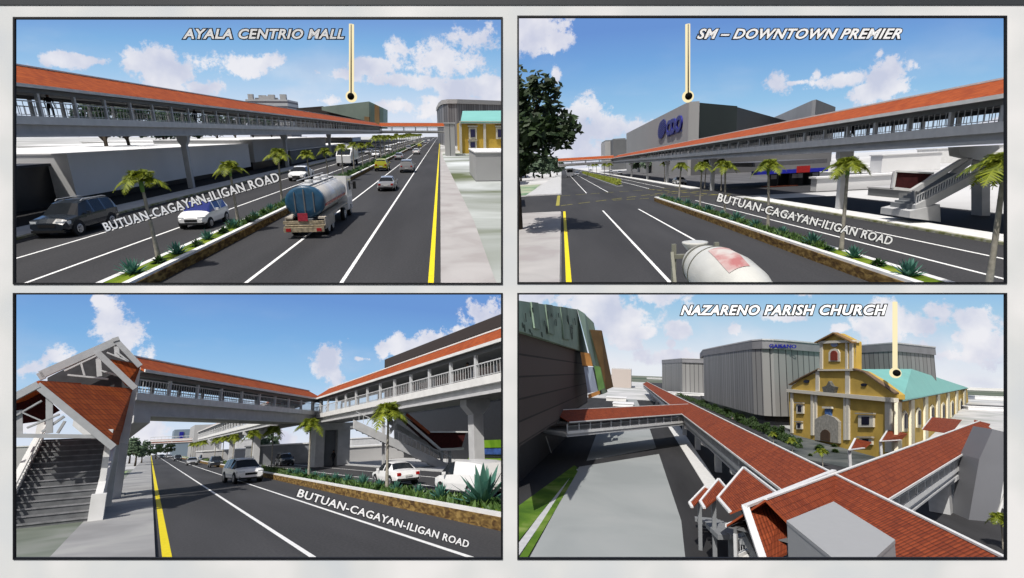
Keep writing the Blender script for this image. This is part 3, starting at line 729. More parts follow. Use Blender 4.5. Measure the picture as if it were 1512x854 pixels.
# blocks on the left
def wallbox(P, name, label, X, pxn, pxf, pyt, depth, z0, m, cat='building', base_m=None, zb=None):
    z1 = P.xp(pxn, pyt, X).z; ya, yb = P.along(X, z1, pxn), P.along(X, z1, pxf); sg = -1 if X < 0 else 1
    t = Thing(P, name, label, cat, (X, ya, 0)); xa, xb = sorted((X, X+sg*depth))
    t.part('wall', MB().box(xa, xb, ya, yb, z0, z1-.12), m)
    t.part('roof', MB().box(xa-.05, xb+.05, ya-.05, yb+.05, z1-.12, z1), WHITE)
    if z0 > 0.05: t.part('ground_floor', MB().box(xa+.6, xb-.6, ya+.6, yb-.6, -.1, z0), base_m or BLACKISH)
    return t, ya, yb, z1
zlow = P.xp(116, 295, -29).z
wallbox(P, 'commercial_block', 'long plain pale block with flat roof behind the charcoal suv, upper left view', -29, 98, 366, 227, 16, max(.6, zlow), WHITE)
wallbox(P, 'commercial_block', 'plain pale grey block beyond the long one, between bridge piers, upper left view', -28.5, 372, 480, 206.5, 14, 1.2, GREY)
wallbox(P, 'commercial_block', 'dark low block at the far end of the row under the bridge, upper left view', -27.5, 428, 520, 222, 10, .0, GREYD)
t = Thing(P, 'void_block', 'black block in place of a dark void at the left edge, upper left view', 'building', (-34, 30, 0)); a = P.g(20, 330)  # black block added to stand for the dark void here
yb = P.along(-30, 3, 96)
t.part('wall', MB().box(-60, -30.5, 24, yb-1, -.1, P.xp(60, 247, -30).z), BLACKISH); t.part('roof', MB().box(-60, -30.3, 24, yb-.8, P.xp(60, 247, -30).z, P.xp(60, 243, -30).z), mat('dark_roof', (.03, .035, .05), .6))
rnd = random.Random(3)
lbl = ['white flat roofed shed nearest the left edge behind the long block', 'wide white flat roof behind the long block', 'low white roofed hall left of the first bridge pier', 'low grey roofed hall right of the first bridge pier', 'small white roofed house far behind the pale blocks', 'farthest white roof under the bridge girder']
for i, (x0, x1, yt, Y, m_) in enumerate(((22, 75, 236, 95, WHITE), (25, 200, 215, 150, WHITE), (120, 262, 209, 210, CONCL), (272, 366, 206, 190, WHITE), (370, 425, 203, 300, CONCL), (425, 520, 203, 380, WHITE))):
    b = fbox(P, x0, x1, yt, Y, 40, -.2); t = Thing(P, 'low_building', lbl[i]+', upper left view', 'building', (b[0], b[2], 0), group='low roofs behind the road, upper left view')
    t.part('wall', MB().box(*b[:5], b[5]-.3), m_); t.part('roof', MB().box(b[0]-.4, b[1]+.4, b[2]-.4, b[3]+.4, b[5]-.3, b[5]), WHITE)
tl = None
for i, (px, Y, h_, r_) in enumerate(((150, 70, 5.8, 3.6), (185, 76, 4.2, 3.2), (240, 92, 4.6, 3.0), (262, 100, 4.5, 3.2), (290, 110, 4.6, 3.0), (318, 122, 4.8, 3.2), (345, 136, 4.6, 3.4), (372, 150, 5, 3.4), (400, 170, 5.2, 3.6))):
    x = P.at(px, 190, Y).x; lb = f'{ORD[i]} dark green tree seen through the footbridge openings, upper left view'
    if tl is None: tl = make_tree(P, lb, (x, Y, 0), h_, r_, 11, 1600, .35, mat_leaf('dark_tree_leaf', (.015, .04, .02), (.05, .1, .05), .1), 'trees behind the footbridge, upper left view')
    else: dup(tl, P, (x, Y, 0), i, lb, r_/3.3)
# far apartment tower with roof clutter
Y = 420; b = fbox(P, 362, 424, 147, Y, 30)
t = Thing(P, 'apartment_tower', 'distant pale grey tower with roof plant peeping above the bridge roof, upper left view', 'building', (b[0], Y, 0))
t.part('wall', MB().box(*b), mat_stripes('tower_floors', (.42, .43, .45), (.1, .1, .12), 'Z', .3, .4))
pl = MB(); rnd = random.Random(5)
for k in range(9):
    x = b[0]+(b[1]-b[0])*rnd.random()*.85; w = rnd.uniform(2, 5); hh = rnd.uniform(1.2, 4); pl.box(x, x+w, Y+2+k, Y+5+k, b[5]+.01+k*.01, b[5]+hh)
t.part('roof_plant', pl, GREY)
# far mall with faceted green top
Y = P.along(-31, 10, 566)
t = Thing(P, 'shopping_mall', 'dark brown mall with faceted green top under the pin, upper left view', 'shopping mall', P.at(520, 190, Y))
A = P.at(440, 163, Y*1.18); B = P.at(545, 178, Y*.97); 
def quad_px(P, pts, Ys, thick, dirn=(0, 1, 0)):
    return MB().slab([P.at(x, y, Yq) for (x, y), Yq in zip(pts, Ys)], Vector(dirn)*thick)
BRN = mat_stripes('brown_cladding', (.045, .036, .033), (.02, .016, .015), 'Z', .35, .07, .7)
GRN = mat('green_facets', (.15, .19, .165), .7, var=.2, scale=.08); GRN2 = mat('pale_green_facets', (.36, .5, .42), .7, var=.15, scale=.1); ORG = mat('orange_facets', (.24, .15, .07), .7, var=.2, scale=.1)
t.part('brown_wall', quad_px(P, [(438, 160), (476, 157), (548, 178), (548, 192), (438, 192)], [Y*1.1]*5, 40), BRN)
t.part('green_wall', quad_px(P, [(475, 158), (545, 150), (545, 180), (475, 163)], [Y*1.05, Y, Y, Y*1.05], 30), GRN)
t.part('faceted_corner', quad_px(P, [(545, 150), (566, 160), (566, 190), (545, 190)], [Y, Y*1.02, Y*1.02, Y], 25), GRN2)
t.part('orange_facet', quad_px(P, [(553, 154), (559.5, 157), (560.5, 187), (553, 187)], [Y*.985]*4, 3), ORG)
t.part('orange_band', quad_px(P, [(538, 172), (545, 173), (545, 182), (538, 180)], [Y*.985]*4, 3), ORG)
# right side: ribbed dark store, church corner, grey tower, low box
RIB = mat_stripes('ribbed_cladding', (.19, .19, .2), (.04, .04, .045), 'X', .9, .16, .6, .25)
RIBY = mat_stripes('ribbed_cladding_side', (.17, .17, .18), (.04, .04, .045), 'Y', .9, .16, .6, .25)
Y = 250
t = Thing(P, 'department_store', 'dark ribbed department store with rounded corner behind the yellow church, upper left view', 'building', P.at(700, 225, Y))
pa = [P.at(x, 190, y) for x, y in ((646, 330), (650, 275), (655, 252), (662, 246), (676, 245), (790, 262))]
zt = P.at(670, 147, 246).z; zl = P.at(650, 152, 252).z
poly = [(p.x, p.y) for p in pa]+[(pa[-1].x, 345)]
zz = [P.at(654, 153, 330).z, zt, zt, zt, zt, zt, zt]
t.part('wall', MB().prism(poly, 0, zt-1.8), RIB); t.part('parapet', MB().prism([(x*1.0-.4*(x < pa[2].x+1), y-.6 if y < 300 else y) for x, y in poly], zt-1.8, zt), GREY)
t = Thing(P, 'parish_church', 'corner of a yellow church with turquoise roof at the right edge, upper left view', 'church', P.at(705, 222, 150))
YW = mat('church_yellow', (.52, .34, .055), .8, var=.12, scale=.35); TEAL = mat('turquoise_roof', (.2, .47, .42), .5, var=.06, scale=.15); CRM = mat('church_cream', (.56, .53, .45), .8, var=.06)
b = fbox(P, 681, 800, 180, 150, 40); t.part('wall', MB().box(*b), YW)
rp = [P.at(x, y, yy) for x, y, yy in ((680, 180.5, 149), (800, 180, 149), (800, 163, 175), (683, 164, 175))]
t.part('roof', MB().slab(rp, (0, .3, -.4)), TEAL)
zc = b[5]
t.part('cornice', MB().box(b[0]-.5, b[1], 149.2, 150, zc-.6, zc+.15), CRM)
for px in (680, 715.5, 742): x = P.at(px, 200, 150).x; t.part('pilaster', MB().box(x-.35, x+.35, 149.4, 150, 0, zc-.6), CRM)
for px, py, w, h_ in ((698, 197, .9, 1.3), (738, 197, .9, 1.3), (698, 214, .9, .9)):
    p = P.at(px, py, 150); fr = t.part('window', MB().box(p.x-w*1.25, p.x+w*1.25, 149.6, 150, p.z-h_*1.2, p.z+h_*1.2), CRM); t.part('pane', MB().box(p.x-w*.7, p.x+w*.7, 149.45, 149.6, p.z-h_*.8, p.z+h_*.8), mat('church_pane', (.03, .03, .08), .3), fr)
    t.part('window_hood', MB().prism([(p.x-w*1.5, 149.3), (p.x+w*1.5, 149.3), (p.x+w*1.5, 150), (p.x-w*1.5, 150)], p.z+h_*1.3, p.z+h_*1.55), CRM)
b = fbox(P, 656, 671, 181, 135, 8, 0); t = Thing(P, 'lift_tower', 'slim plain grey tower at the end of the crossing bridge, upper left view', 'tower', (b[0], b[2], 0)); t.part('shaft', MB().box(*b[:5], b[5]-.3), GREY); t.part('cap', MB().box(b[0]-.15, b[1]+.15, b[2]-.15, b[3]+.15, b[5]-.3, b[5]), CONC)
t.part('joint_line', MB().box((b[0]+b[1])/2-.08, (b[0]+b[1])/2+.08, b[2]-.03, b[2], 0, b[5]-.3), GREYD)
b = fbox(P, 702, 800, 224, 62, 14, 0); t = Thing(P, 'low_block', 'small grey flat roofed box beside the right sidewalk, upper left view', 'building', (b[0], b[2], 0)); t.part('wall', MB().box(*b[:5], b[5]-.15), GREY); t.part('roof', MB().box(b[0]-.1, b[1]+.1, b[2]-.1, b[3]+.1, b[5]-.15, b[5]), WHITE)
t.part('shadow_gap', MB().box(b[0]-.02, b[1], b[2]-.02, b[3], -.05, .12), GREYD)
# palms along the median
XP = (RM+RB)/2-.25
ys = [P.along(XP, .5, 234)]+[P.along(XP, .5, 352), P.along(XP, .5, 417), P.along(XP, .5, 459), P.along(XP, .5, 486), P.along(XP, .5, 507)]
while ys[-1] < 330: ys.append(ys[-1]+8.5)
pm_ = None
for i, y in enumerate(ys):
    lb = f'{ORD[i]} small palm in the road median, upper left view' if i < 26 else 'tiny distant palm in the road median, upper left view'
    hh = 1 if i < 9 else 1.25
    if pm_ is None: pm_ = make_palm(P, lb, 3.25, 1.25, 4, 'palms in the median, upper left view', (XP, y, .44))
    else: dup(pm_, P, (XP, y, .44), i*1.7, lb, hh*random.Random(i).uniform(.95, 1.1))
scatter_median(P, RM, RB, [20.5+i*1.65 for i in range(26)], .44, UL.replace('picture', 'view'), 21)
solo(P, 'far_median_planting', (lambda m_, rr: [m_.face([(XP+rr.uniform(-.5, .5)+a, y+rr.uniform(-.4, .4), .44+b) for a, b in ((0, 0), (.12, .1), (rr.uniform(-.3, .3), rr.uniform(.3, .6)))]) for y in [62+k*.12 for k in range(1600)]] and m_)(MB(), random.Random(2)), BUSHM, 'low green planting of the far median, upper left view', 'ground cover', kind='stuff')
low_cover(P, 'short green leaves between the agaves of the near median, upper left view', RM, RB, 30, 90, 2600, 3, mat_leaf('cover_leaf', (.03, .08, .02), (.1, .17, .04), .1))
# traffic
NAVY = mat('car_charcoal', (.02, .026, .035), .25, coat=.6, var=.05); WHT = mat('car_white', (.84, .84, .84), .3, coat=.5, var=.02); SIL = mat('car_silver', (.4, .4, .41), .3, metal=.4, coat=.5, var=.03)
YEL = mat('car_olive_yellow', (.42, .42, .04), .35, coat=.4, var=.03); BLUG = mat('blue_glass', (.02, .03, .16), .12, var=.1, spec=.6)
gr = 'traffic on the road, upper left view'
p = g(118, 341); make_car(P, 'suv', NAVY, 'charcoal suv parked at the far left of the oncoming road, upper left view', (p.x, p.y, 0), PI, group=gr, scale=1.06)
p = g(304, 332); make_car(P, 'hatch', WHT, 'small white hatchback with blue windows beside the second palm, upper left view', (p.x, p.y, 0), PI, group=gr, scale=1.0, glass=BLUG)
p = g(446, 265.5); wc = make_car(P, 'sedan', WHT, 'white sedan oncoming left of the tanker, upper left view', (p.x, p.y, 0), PI, group=gr, scale=1.12)
p = g(573, 280); sc = make_car(P, 'sedan', SIL, 'silver sedan in the middle lane ahead of the tanker, upper left view', (p.x, p.y, 0), 0, group=gr, scale=.92)
p = g(565, 252); yc = make_car(P, 'hatch', YEL, 'olive yellow hatchback in the left lane, upper left view', (p.x, p.y, 0), 0, group=gr, scale=1.15)
p = g(602, 254); make_car(P, 'suv', SIL, 'silver suv in the right lane beyond the silver sedan, upper left view', (p.x, p.y, 0), 0, group=gr, scale=1.05)
far = [(590, 236, sc, 0, 'silver sedan beyond the yellow hatchback'), (615, 228, wc, 0, 'white sedan far ahead in the right lane'), (604, 222, sc, 0, 'silver sedan far ahead in the middle lane'), (575, 224, wc, PI, 'white sedan far off at the median'), (620, 218, yc, 0, 'yellow hatchback far ahead'), (628, 213, sc, 0, 'silver sedan very far ahead on the right'), (560, 219, sc, PI, 'silver sedan far off on the oncoming road'), (545, 228, sc, PI, 'silver sedan oncoming beyond the box truck'), (590, 213, wc, PI, 'white sedan very far off oncoming'), (612, 211, wc, 0, 'white sedan very far ahead in the left lane'), (633, 209, wc, 0, 'white sedan near the vanishing point'), (600, 209, sc, PI, 'silver sedan near the vanishing point oncoming'), (556, 232, wc, PI, 'white sedan oncoming beside the median palms')]
for x, y, src, rt, lb in far:
    p = g(x, y); dup(src, P, (p.x, p.y, 0), rt, lb+', upper left view')
def box_truck(P, base, rot, label, scale=1, group=None):
    t = Thing(P, 'box_truck', label, 'truck', base, rot, group, rel=True, scale=scale)
    t.part('cargo_box', MB().box(-1.1, 1.1, -3.4, 1.6, .8, 2.9), WHT); t.part('cab', MB().prism([(-1.05, 1.7), (1.05, 1.7), (1.0, 3.4), (-1.0, 3.4)], .5, [2.5, 2.5, 1.5, 1.5]), WHT)
    t.part('windscreen', MB().slab([(-.9, 2.1, 2.32), (.9, 2.1, 2.32), (.88, 3.25, 1.63), (-.88, 3.25, 1.63)], (0, .0, .06)), PANE)
    t.part('chassis', MB().box(-.9, .9, -3.4, 3.3, .45, .8), RUBBER); wheel_parts(t, [(sx*.95, y) for sx in (1, -1) for y in (-2.4, 2.5)], .42, .28)
    return t
p = g(514, 244); box_truck(P, (p.x, p.y, 0), PI, 'white box truck oncoming between the median palms, upper left view', 1.2, gr)
# tanker
p = g(448, 352); q = g(513, 296)
t = Thing(P, 'tanker_truck', 'silver tanker truck with a blue rear end driving away, upper left view', 'tanker truck', (p.x+.15, p.y+.2, 0), -.012, gr, rel=True, scale=.84)
TK = mat('tank_shell', (.62, .6, .57), .35, metal=.15, var=.12, scale=1.5, coat=.3); TB = mat('tank_blue', (.02, .075, .14), .35, var=.2, scale=2, coat=.3); TRS = mat('truck_cream', (.42, .38, .32), .6, var=.25, scale=3)
L0, L1 = .5, 8.2
def oval(m, y0, y1, rx, rz, zc, n=24, dome=.0):
    rings = [(y0-dome, .55), (y0-dome*.6, .85), (y0, 1), (y1, 1), (y1+dome*.6, .85), (y1+dome, .55)]; b = len(m.v)
    for y, s_ in rings:
        for k in range(n): a_ = 2*PI*k/n; m.v.append(Vector((rx*s_*math.cos(a_), y, zc+rz*s_*math.sin(a_))))
    for i in range(len(rings)-1):
        for k in range(n): k2 = (k+1) % n; m.f.append((b+i*n+k, b+i*n+k2, b+(i+1)*n+k2, b+(i+1)*n+k)); m.uv.append(None); m.smooth.append(True)
    m.f.append(tuple(b+k for k in range(n))[::-1]); m.f.append(tuple(b+(len(rings)-1)*n+k for k in range(n))); m.uv += [None]*2; m.smooth += [False]*2
    return m
tank = t.part('tank', oval(MB(), L0, L1, 1.2, 1.02, 2.25, dome=.12), TK)
for y in (.9, 2.6, 4.4, 6.2, 7.9): t.part('tank_band', oval(MB(), y, y+.1, 1.22, 1.04, 2.25), STEEL, tank)
t.part('rear_end_shell', oval(MB(), L0-.12, L0+.35, 1.23, 1.05, 2.25, dome=.1), TB)
t.part('rear_ribs', MB().box(-.04, .04, L0-.26, L0-.18, 1.4, 3.1).box(-.62, -.56, L0-.26, L0-.16, 1.6, 2.9).box(.56, .62, L0-.26, L0-.16, 1.6, 2.9), STEELD)
t.part('walkway', MB().box(-.35, .35, .6, 8.0, 3.27, 3.33).bar((-.4, .6, 3.6), (-.4, 8, 3.6), .05, .05).bar((.4, .6, 3.6), (.4, 8, 3.6), .05, .05), STEEL)
for y in (2, 4.4, 6.6): t.part('manhole', MB().lathe((0, y, 3.3), (0, 0, 1), [(0, .28), (.22, .28), (.25, .2)], 12), STEEL)
t.part('fender', MB().box(-1.25, -.8, .1, 8.0, 1.2, 1.32).box(.8, 1.25, .1, 8.0, 1.2, 1.32).box(1.2, 1.26, .0, 2.9, .55, 1.3).box(-1.26, -1.2, 0, 2.9, .55, 1.3), TRS)
t.part('red_stripe', MB().box(1.14, 1.235, .8, 7.6, 1.95, 2.1).box(-1.235, -1.14, .8, 7.6, 1.95, 2.1), TAIL)
t.part('rear_bumper', MB().box(-1.25, 1.25, -.55, -.35, .45, .75).box(-1.25, 1.25, -.4, .1, .75, .82).box(-1.25, 1.25, -.45, -.3, .95, 1.15), mat('rusty_cream', (.3, .25, .17), .7, var=.5, scale=5))
t.part('hazard_plate', MB().prism([(-.3, -.5), (.3, -.5), (.3, -.45), (-.3, -.45)], 1.15, 1.65), mat('hazard_red', (.35, .03, .05), .5, var=.3, scale=8))
for sx in (1, -1):
    t.part('tail_lamp', MB().box(sx*.95-.15, sx*.95+.15, -.58, -.5, .5, .7), TAIL)
    t.part('ladder', MB().bar((sx*.25+.7, L0-.3, 1.2), (sx*.25+.7, L0-.3, 3.3), .05, .05))if False else None
t.part('chassis', MB().box(-.45, .45, 0, 10.4, .75, 1.2), STEELD)
t.part('cab', MB().prism([(-1.2, 8.5), (1.2, 8.5), (1.2, 10.5), (-1.2, 10.5)], .6, [3.3, 3.3, 3.1, 3.1]), WHT)
t.part('cab_rear_window', MB().box(-.7, .7, 8.46, 8.5, 2.2, 2.8), PANE); t.part('windscreen', MB().box(-1.05, 1.05, 10.5, 10.55, 1.9, 2.8), PANE)
for sx in (1, -1):
    t.part('mirror', MB().box(sx*1.5-.12, sx*1.5+.12, 10.3, 10.4, 2.1, 2.7).bar((sx*1.2, 10.3, 2.5), (sx*1.5, 10.3, 2.5), .04, .04), RUBBER)
    t.part('side_window', MB().box(sx*1.2-.02, sx*1.2+.02, 9.4, 10.2, 2.1, 2.8), PANE)
wheel_parts(t, [(sx*1.05, y) for sx in (1, -1) for y in (1.2, 2.45, 7.0, 9.6)], .5, .3, mat('pale_rim', (.6, .6, .58), .5, var=.1))
# lettering and pin
lettering(P, 'AYALA CENTRIO MALL', 'white italic mall name floating in the sky, left of the pin pole, upper left view', (270, 57), (508, 57), 14, 420, shear=.35, off=.028, outl=.04)
lettering(P, 'BUTUAN-CAGAYAN-ILIGAN ROAD', 'white road name rising over the oncoming lanes, upper left view', (157, 342), (414, 267), 14, 17.8, shear=-.0, off=.02, outl=.035)
marker(P, 'glowing pin pole with black ball above the distant mall, upper left view', 519, 36, 143, 120, 5.2)
sky(P, 860, [(198, (226, 230, 242)), (165, (205, 222, 242)), (110, (160, 200, 235)), (60, (128, 178, 226)), (28, (118, 160, 218))],
    [(95, 90, 45, 12), (140, 90, 26, 8), (230, 80, 7, 8), (250, 108, 62, 34), (205, 96, 30, 10), (360, 102, 52, 20), (300, 128, 60, 14), (395, 92, 25, 12), (500, 112, 40, 14), (545, 100, 35, 12), (560, 96, 18, 8), (640, 85, 60, 28), (600, 120, 60, 12), (690, 60, 40, 20), (700, 130, 45, 14), (480, 148, 60, 12), (575, 155, 60, 14), (690, 155, 60, 12), (30, 100, 18, 9)], seedo=1.3, wisp=.75)
# ================================================================== upper right view
P = V2; g = P.g
W1 = g(989, 417).x; W2 = g(1138, 417).x; YL = g(843, 417).x; MA = g(1150, 351, .5).x; MB_ = g(1392, 411, .45).x; WA = g(1480, 411.6).x; WB = g(1482, 382.5).x; KR = g(1482, 361).x; KS = g(1482, 346, .14).x
YI0 = g(900, 309).y; YI1 = g(900, 288).y; YM = g(967, 291, .5).y
print('V2', W1, W2, YL, MA, MB_, WA, WB, KR, KS, YI0, YI1, YM)
solo(P, 'ground', strip(P, MB(), -900, 900, 8, 900, -.03), mat_ground('dusty_ground_b', (.4, .4, .4), (.5, .5, .5), (.6, .6, .6), scale=.04), kind='structure')
r = MB(); strip(P, r, YL-.4, MA, 8, 880, 0, 8); strip(P, r, MA, KR, 8, 880, 0, 8); strip(P, r, -150, YL-.4, YI0-1, YI1+8, 0, 2); strip(P, r, KR, 150, YI0+10, YI1+12, 0, 2); solo(P, 'road', r, ASPH, kind='structure')
m = MB()
for X in (W1, W2):
    strip(P, m, X-.075, X+.075, 8, YI0-1.5, .006, 3); strip(P, m, X-.075, X+.075, YI1+8, 700, .006, 3)
for X in (WA, WB):
    strip(P, m, X-.075, X+.075, 8, YM-2, .006, 3); strip(P, m, X-.075, X+.075, YM+30, 700, .006, 3)
solo(P, 'lane_lines', m, WPAINT, kind='structure')
y_ = MB(); strip(P, y_, YL-.2, YL+.03, 8, YI0-.2, .006, 3)
YIs = g(830, 303).y; solo(P, 'edge_line', y_, YPAINT, kind='structure')
yb = MB()
for (a, b) in (((828, 304), (1015, 281)), ((828, 289.5), (1010, 277)), ((905, 296), (1080, 287)), ((960, 289), (1090, 278)), ((960, 280), (1080, 290))):
    A, B = g(*a), g(*b); n = 26
    for i in range(n):
        if i % 3 < 2:
            p0 = A.lerp(B, i/n); p1 = A.lerp(B, (i+.95)/n); d = (p1-p0).normalized(); s_ = Vector((-d.y, d.x, 0))*.14
            yb.face([p0-s_+Vector((0, 0, .008+.001*i)), p0+s_+Vector((0, 0, .008+.001*i)), p1+s_+Vector((0, 0, .008+.001*i)), p1-s_+Vector((0, 0, .008+.001*i))])
A, B = g(825, 289), g(823, 304); yb.face([A+Vector((-.2, 0, .01)), A+Vector((.25, 0, .01)), B+Vector((.25, 0, .01)), B+Vector((-.2, 0, .01))])
solo(P, 'junction_box_lines', yb, mat('faded_yellow', (.3, .27, .05), .8, var=.3, scale=4), kind='structure')
solo(P, 'sidewalk', MB().prism([(YL-.45, 6), (YL-.45, YI0-1.5), (-40, YI0-1.5), (-40, 6)], -.02, .14), mat_ground('walk_b', (.32, .3, .3), (.36, .35, .345), (.4, .385, .38), scale=.3), kind='structure')
fy = YI1+9
solo(P, 'far_left_sidewalk', MB().prism([(YL-.5, fy), (YL-.5, 300), (-2.5, 300), (-6.2, fy)], -.02, .14), CONC, kind='structure')
solo(P, 'lawn', strip(P, MB(), -30, -6, fy+2, 150, .02), mat_ground('green_patch', (.1, .2, .12), (.3, .36, .25), (.45, .42, .36), scale=.09), kind='structure')
solo(P, 'side_street', strip(P, MB(), -150, -30, fy+1, 260, .02), mat_asphalt('far_asphalt', .05), kind='structure')
solo(P, 'far_sidewalk', MB().box(KR, KS, 8, YM-3, -.02, .14).box(KR, KS, YM+22, 400, -.02, .14), CONCL, kind='structure')
solo(P, 'kerb_strip', MB().box(KR-.18, KR-.001, 8, YM-3, -.02, .12), mat_ground('mossy_kerb_b', (.16, .17, .06), (.3, .3, .2), (.4, .4, .34), scale=2), kind='structure')
solo(P, 'forecourt', strip(P, MB(), KS, KS+7, 8, 58, .01), mat_asphalt('forecourt_asphalt', .022), kind='structure')
solo(P, 'mall_forecourt', strip(P, MB(), KS, 60, YM+30, 330, .012), mat_asphalt('mall_asphalt', .1), kind='structure')
median(P, MA, MB_, 8, YM)
# planted median beyond the junction
y0 = g(922, 276).y; y1 = g(866, 257).y
solo(P, 'hedge_bed_kerb', MB().box(MA-.2, MB_, y0, y1, -.02, .25), CONCD, kind='structure')
hm = MB(); rr = random.Random(4)
for k in range(5200):
    y = y0+1+(y1-y0-2)*rr.random()**1.3; x = MA+rr.random()*(MB_-MA-.3); h_ = .25+rr.uniform(.1, 1.0); s_ = rr.uniform(.1, .25)
    hm.face([(x-s_, y, h_), (x+s_, y+rr.uniform(-.2, .2), h_+rr.uniform(-.1, .1)), (x+rr.uniform(-.1, .1), y, h_+s_*1.6)])
t = Thing(P, 'hedge', 'low yellow-green hedge on the median beyond the junction, upper right view', 'hedge', (MA+1, y0, .2)); t.part('foliage', hm, mat_leaf('hedge_leaf', (.16, .2, .03), (.38, .42, .07), .2))
t.part('stems', MB().box(MA+.3, MB_-.5, y0+1, y1-1, .2, .55), BARK)
# bridge
BX = g(1257, 318).x
zr = P.xp(1483, 116, BX+2.5).z; ze = P.xp(1483, 141, BX).z; zb = P.xp(1483, 186, BX).z; zd = P.xp(1483, 212, BX).z; print('bridge', BX, zr, ze, zb, zd)
YE = P.along(BX, 7, 905); Y0 = 14
pys = [P.along(BX+1.4, 4, x)-Y0 for x in (1257, 1058, 989, 959, 935)]
bridge(P, 'long footbridge with orange tiled roof right of the road, upper right view', (BX+2.7, Y0), (BX+2.7, YE+6), half=2.6, z_deck=zd, z_beam=zb, z_eave=ze, z_ridge=zr, post=3.4, piers=[(y, zd+.02) for y in pys], overhang=.5, fine=1.5, rail_to=90, pier_side=-1.8, pier_w=.5, head=.1)
xe = P.at(824, 236, YE+3).x
bridge(P, 'distant red roofed footbridge crossing above the road, upper right view', (xe, YE+3), (BX+.5, YE+3), half=2.6, z_deck=zd, z_beam=zb, z_eave=ze, z_ridge=zr, post=5, overhang=.5, fine=3)
for i, px in enumerate((1258, 1131)):
    Y = P.along(BX+1.5, zb, px); person(P, (BX+1.5, Y, zb), 1+i, ['person in dark clothes on the footbridge deck above the blue canopy, upper right view', 'person farther along the footbridge deck, in front of the dark mall, upper right view'][i], 'people on the footbridge, upper right view', 1.05)
# dark cladded mall with lettering
X = 36.0; ya = P.along(X, 12, 1016); yb2 = P.along(X, 12, 925); z1 = P.xp(1016, 151, X).z
t = Thing(P, 'shopping_mall', 'big grey mall with blue emblem and letters, upper right view', 'shopping mall', (X, ya, 0))
MG = mat('mall_grey', (.36, .36, .36), .8, var=.03, scale=.05); MD = mat('mall_green_shaded', (.022, .032, .028), .6, var=.3, scale=.03)  # dark green front, its shaded side put into the colour too
Q = [P.at(1017, 200, ya), P.at(1087, 200, ya*1.12), P.at(1165, 200, ya*1.6)]
zq = [z1, P.at(1087, 157, ya*1.12).z, P.at(1165, 180, ya*1.6).z]
t.part('side_wall', MB().prism([(X, ya), (X, yb2), (X+3, yb2), (X+3, ya+.2)], -.1, z1), MG)
t.part('front_wall', MB().prism([(X+.1, ya-.01), (Q[1].x, Q[1].y), (Q[1].x+1, Q[1].y+4), (X+3, ya+6)], -.1, [z1, zq[1], zq[1], z1]), MD)
t.part('rear_wing', MB().prism([(Q[1].x, Q[1].y), (Q[2].x, Q[2].y), (Q[2].x, Q[2].y+5), (Q[1].x, Q[1].y+5)], -.1, [zq[1]-.3, zq[2], zq[2], zq[1]-.3]), mat('mall_dark', (.03, .033, .033), .6, var=.3, scale=.03))
q9 = P.at(1226, 240, ya*1.05); t.part('podium', MB().prism([(X+1, ya-.6), (q9.x, q9.y), (q9.x, q9.y+8), (X+1, ya+4)], -.1, P.at(1120, 214, ya).z), mat('podium_grey', (.13, .13, .135), .8, var=.1, scale=.05))
t.part('roof', MB().prism([(X+.3, yb2-1), (X+.3, ya+.5), (Q[1].x, Q[1].y+1), (Q[2].x, Q[2].y+6), (Q[2].x, yb2+30)], z1-18, [z1-.5, z1-.5, zq[1]-.5, zq[2]-.5, zq[2]-.5]), GREYD)
pl = [(X-.25, ya), (X-.25, yb2)]
BLU = mat('sign_blue', (.012, .015, .22), .5, var=.05)
lt = lettering(P, 'CDO', 'x', (984, 200), (1007, 192), 19, 0, shear=.15, off=.05, outl=.0, face=BLU, plane=pl, back=False, spacing=.9, ex=.12)
for c in kids(lt.o):
    mw = c.data; c.parent = t.o
    for v in mw.vertices: v.co += lt.base-t.base
    c.name = 'mall_letters'
bpy.data.objects.remove(lt.o)
lt = lettering(P, 'DOWNTOWN', 'x', (985, 202.6), (1007, 194.8), 2.6, 0, shear=.1, off=.03, face=BLU, plane=pl, back=False, spacing=.95, ex=.12)
for c in kids(lt.o):
    c.parent = t.o
    for v in c.data.vertices: v.co += lt.base-t.base
    c.name = 'small_mall_letters'
bpy.data.objects.remove(lt.o)
ce = P.vp_(977.5, 191, *pl); ex, ez = (P.vp_(982, 189.5, *pl)-ce), P.vp_(977.5, 177.5, *pl)-ce
em = MB(); n = 28
for k in range(9):          # globe of slanting bands
    f0 = -1+2*k/9; f1 = f0+.155
    row = []
    w0 = math.sqrt(max(0, 1-f0*f0)); w1 = math.sqrt(max(0, 1-f1*f1))
    ey = Vector((ex.x, ex.y, 0)).length*1.0
    dirx = Vector((0, ex.y/abs(ex.y), 0))*abs(ex.y)*1.35
    em.slab([ce+dirx*w0*-1+Vector((0, 0, ez.z*(f0-.25*w0))), ce+dirx*w0+Vector((0, 0, ez.z*(f0+.25*w0))), ce+dirx*w1+Vector((0, 0, ez.z*(f1+.25*w1))), ce-dirx*w1+Vector((0, 0, ez.z*(f1-.25*w1)))], (-.2, 0, 0))
t.part('emblem', em, BLU)
for i, (x0, x1, yt, Y, mm) in enumerate(((893, 906, 207, 420, GREY), (905, 925, 204.5, 400, GREYD))):
    b = fbox(P, x0, x1, yt, Y, 40); t = Thing(P, 'office_tower', ['distant pale grey tower left of the mall, upper right view', 'distant darker tower touching the mall on its left, upper right view'][i], 'building', (b[0], Y, 0)); t.part('wall', MB().box(*b[:5], b[5]-1), mm); t.part('roof', MB().box(b[0]+.5, b[1]-.5, b[2]+.5, b[3]-.5, b[5]-1, b[5]), CONCD)
Y = 210; a = P.at(1135, 172, Y*1.5); b_ = P.at(1205, 147, Y); c_ = P.at(1234, 156, Y*1.2)
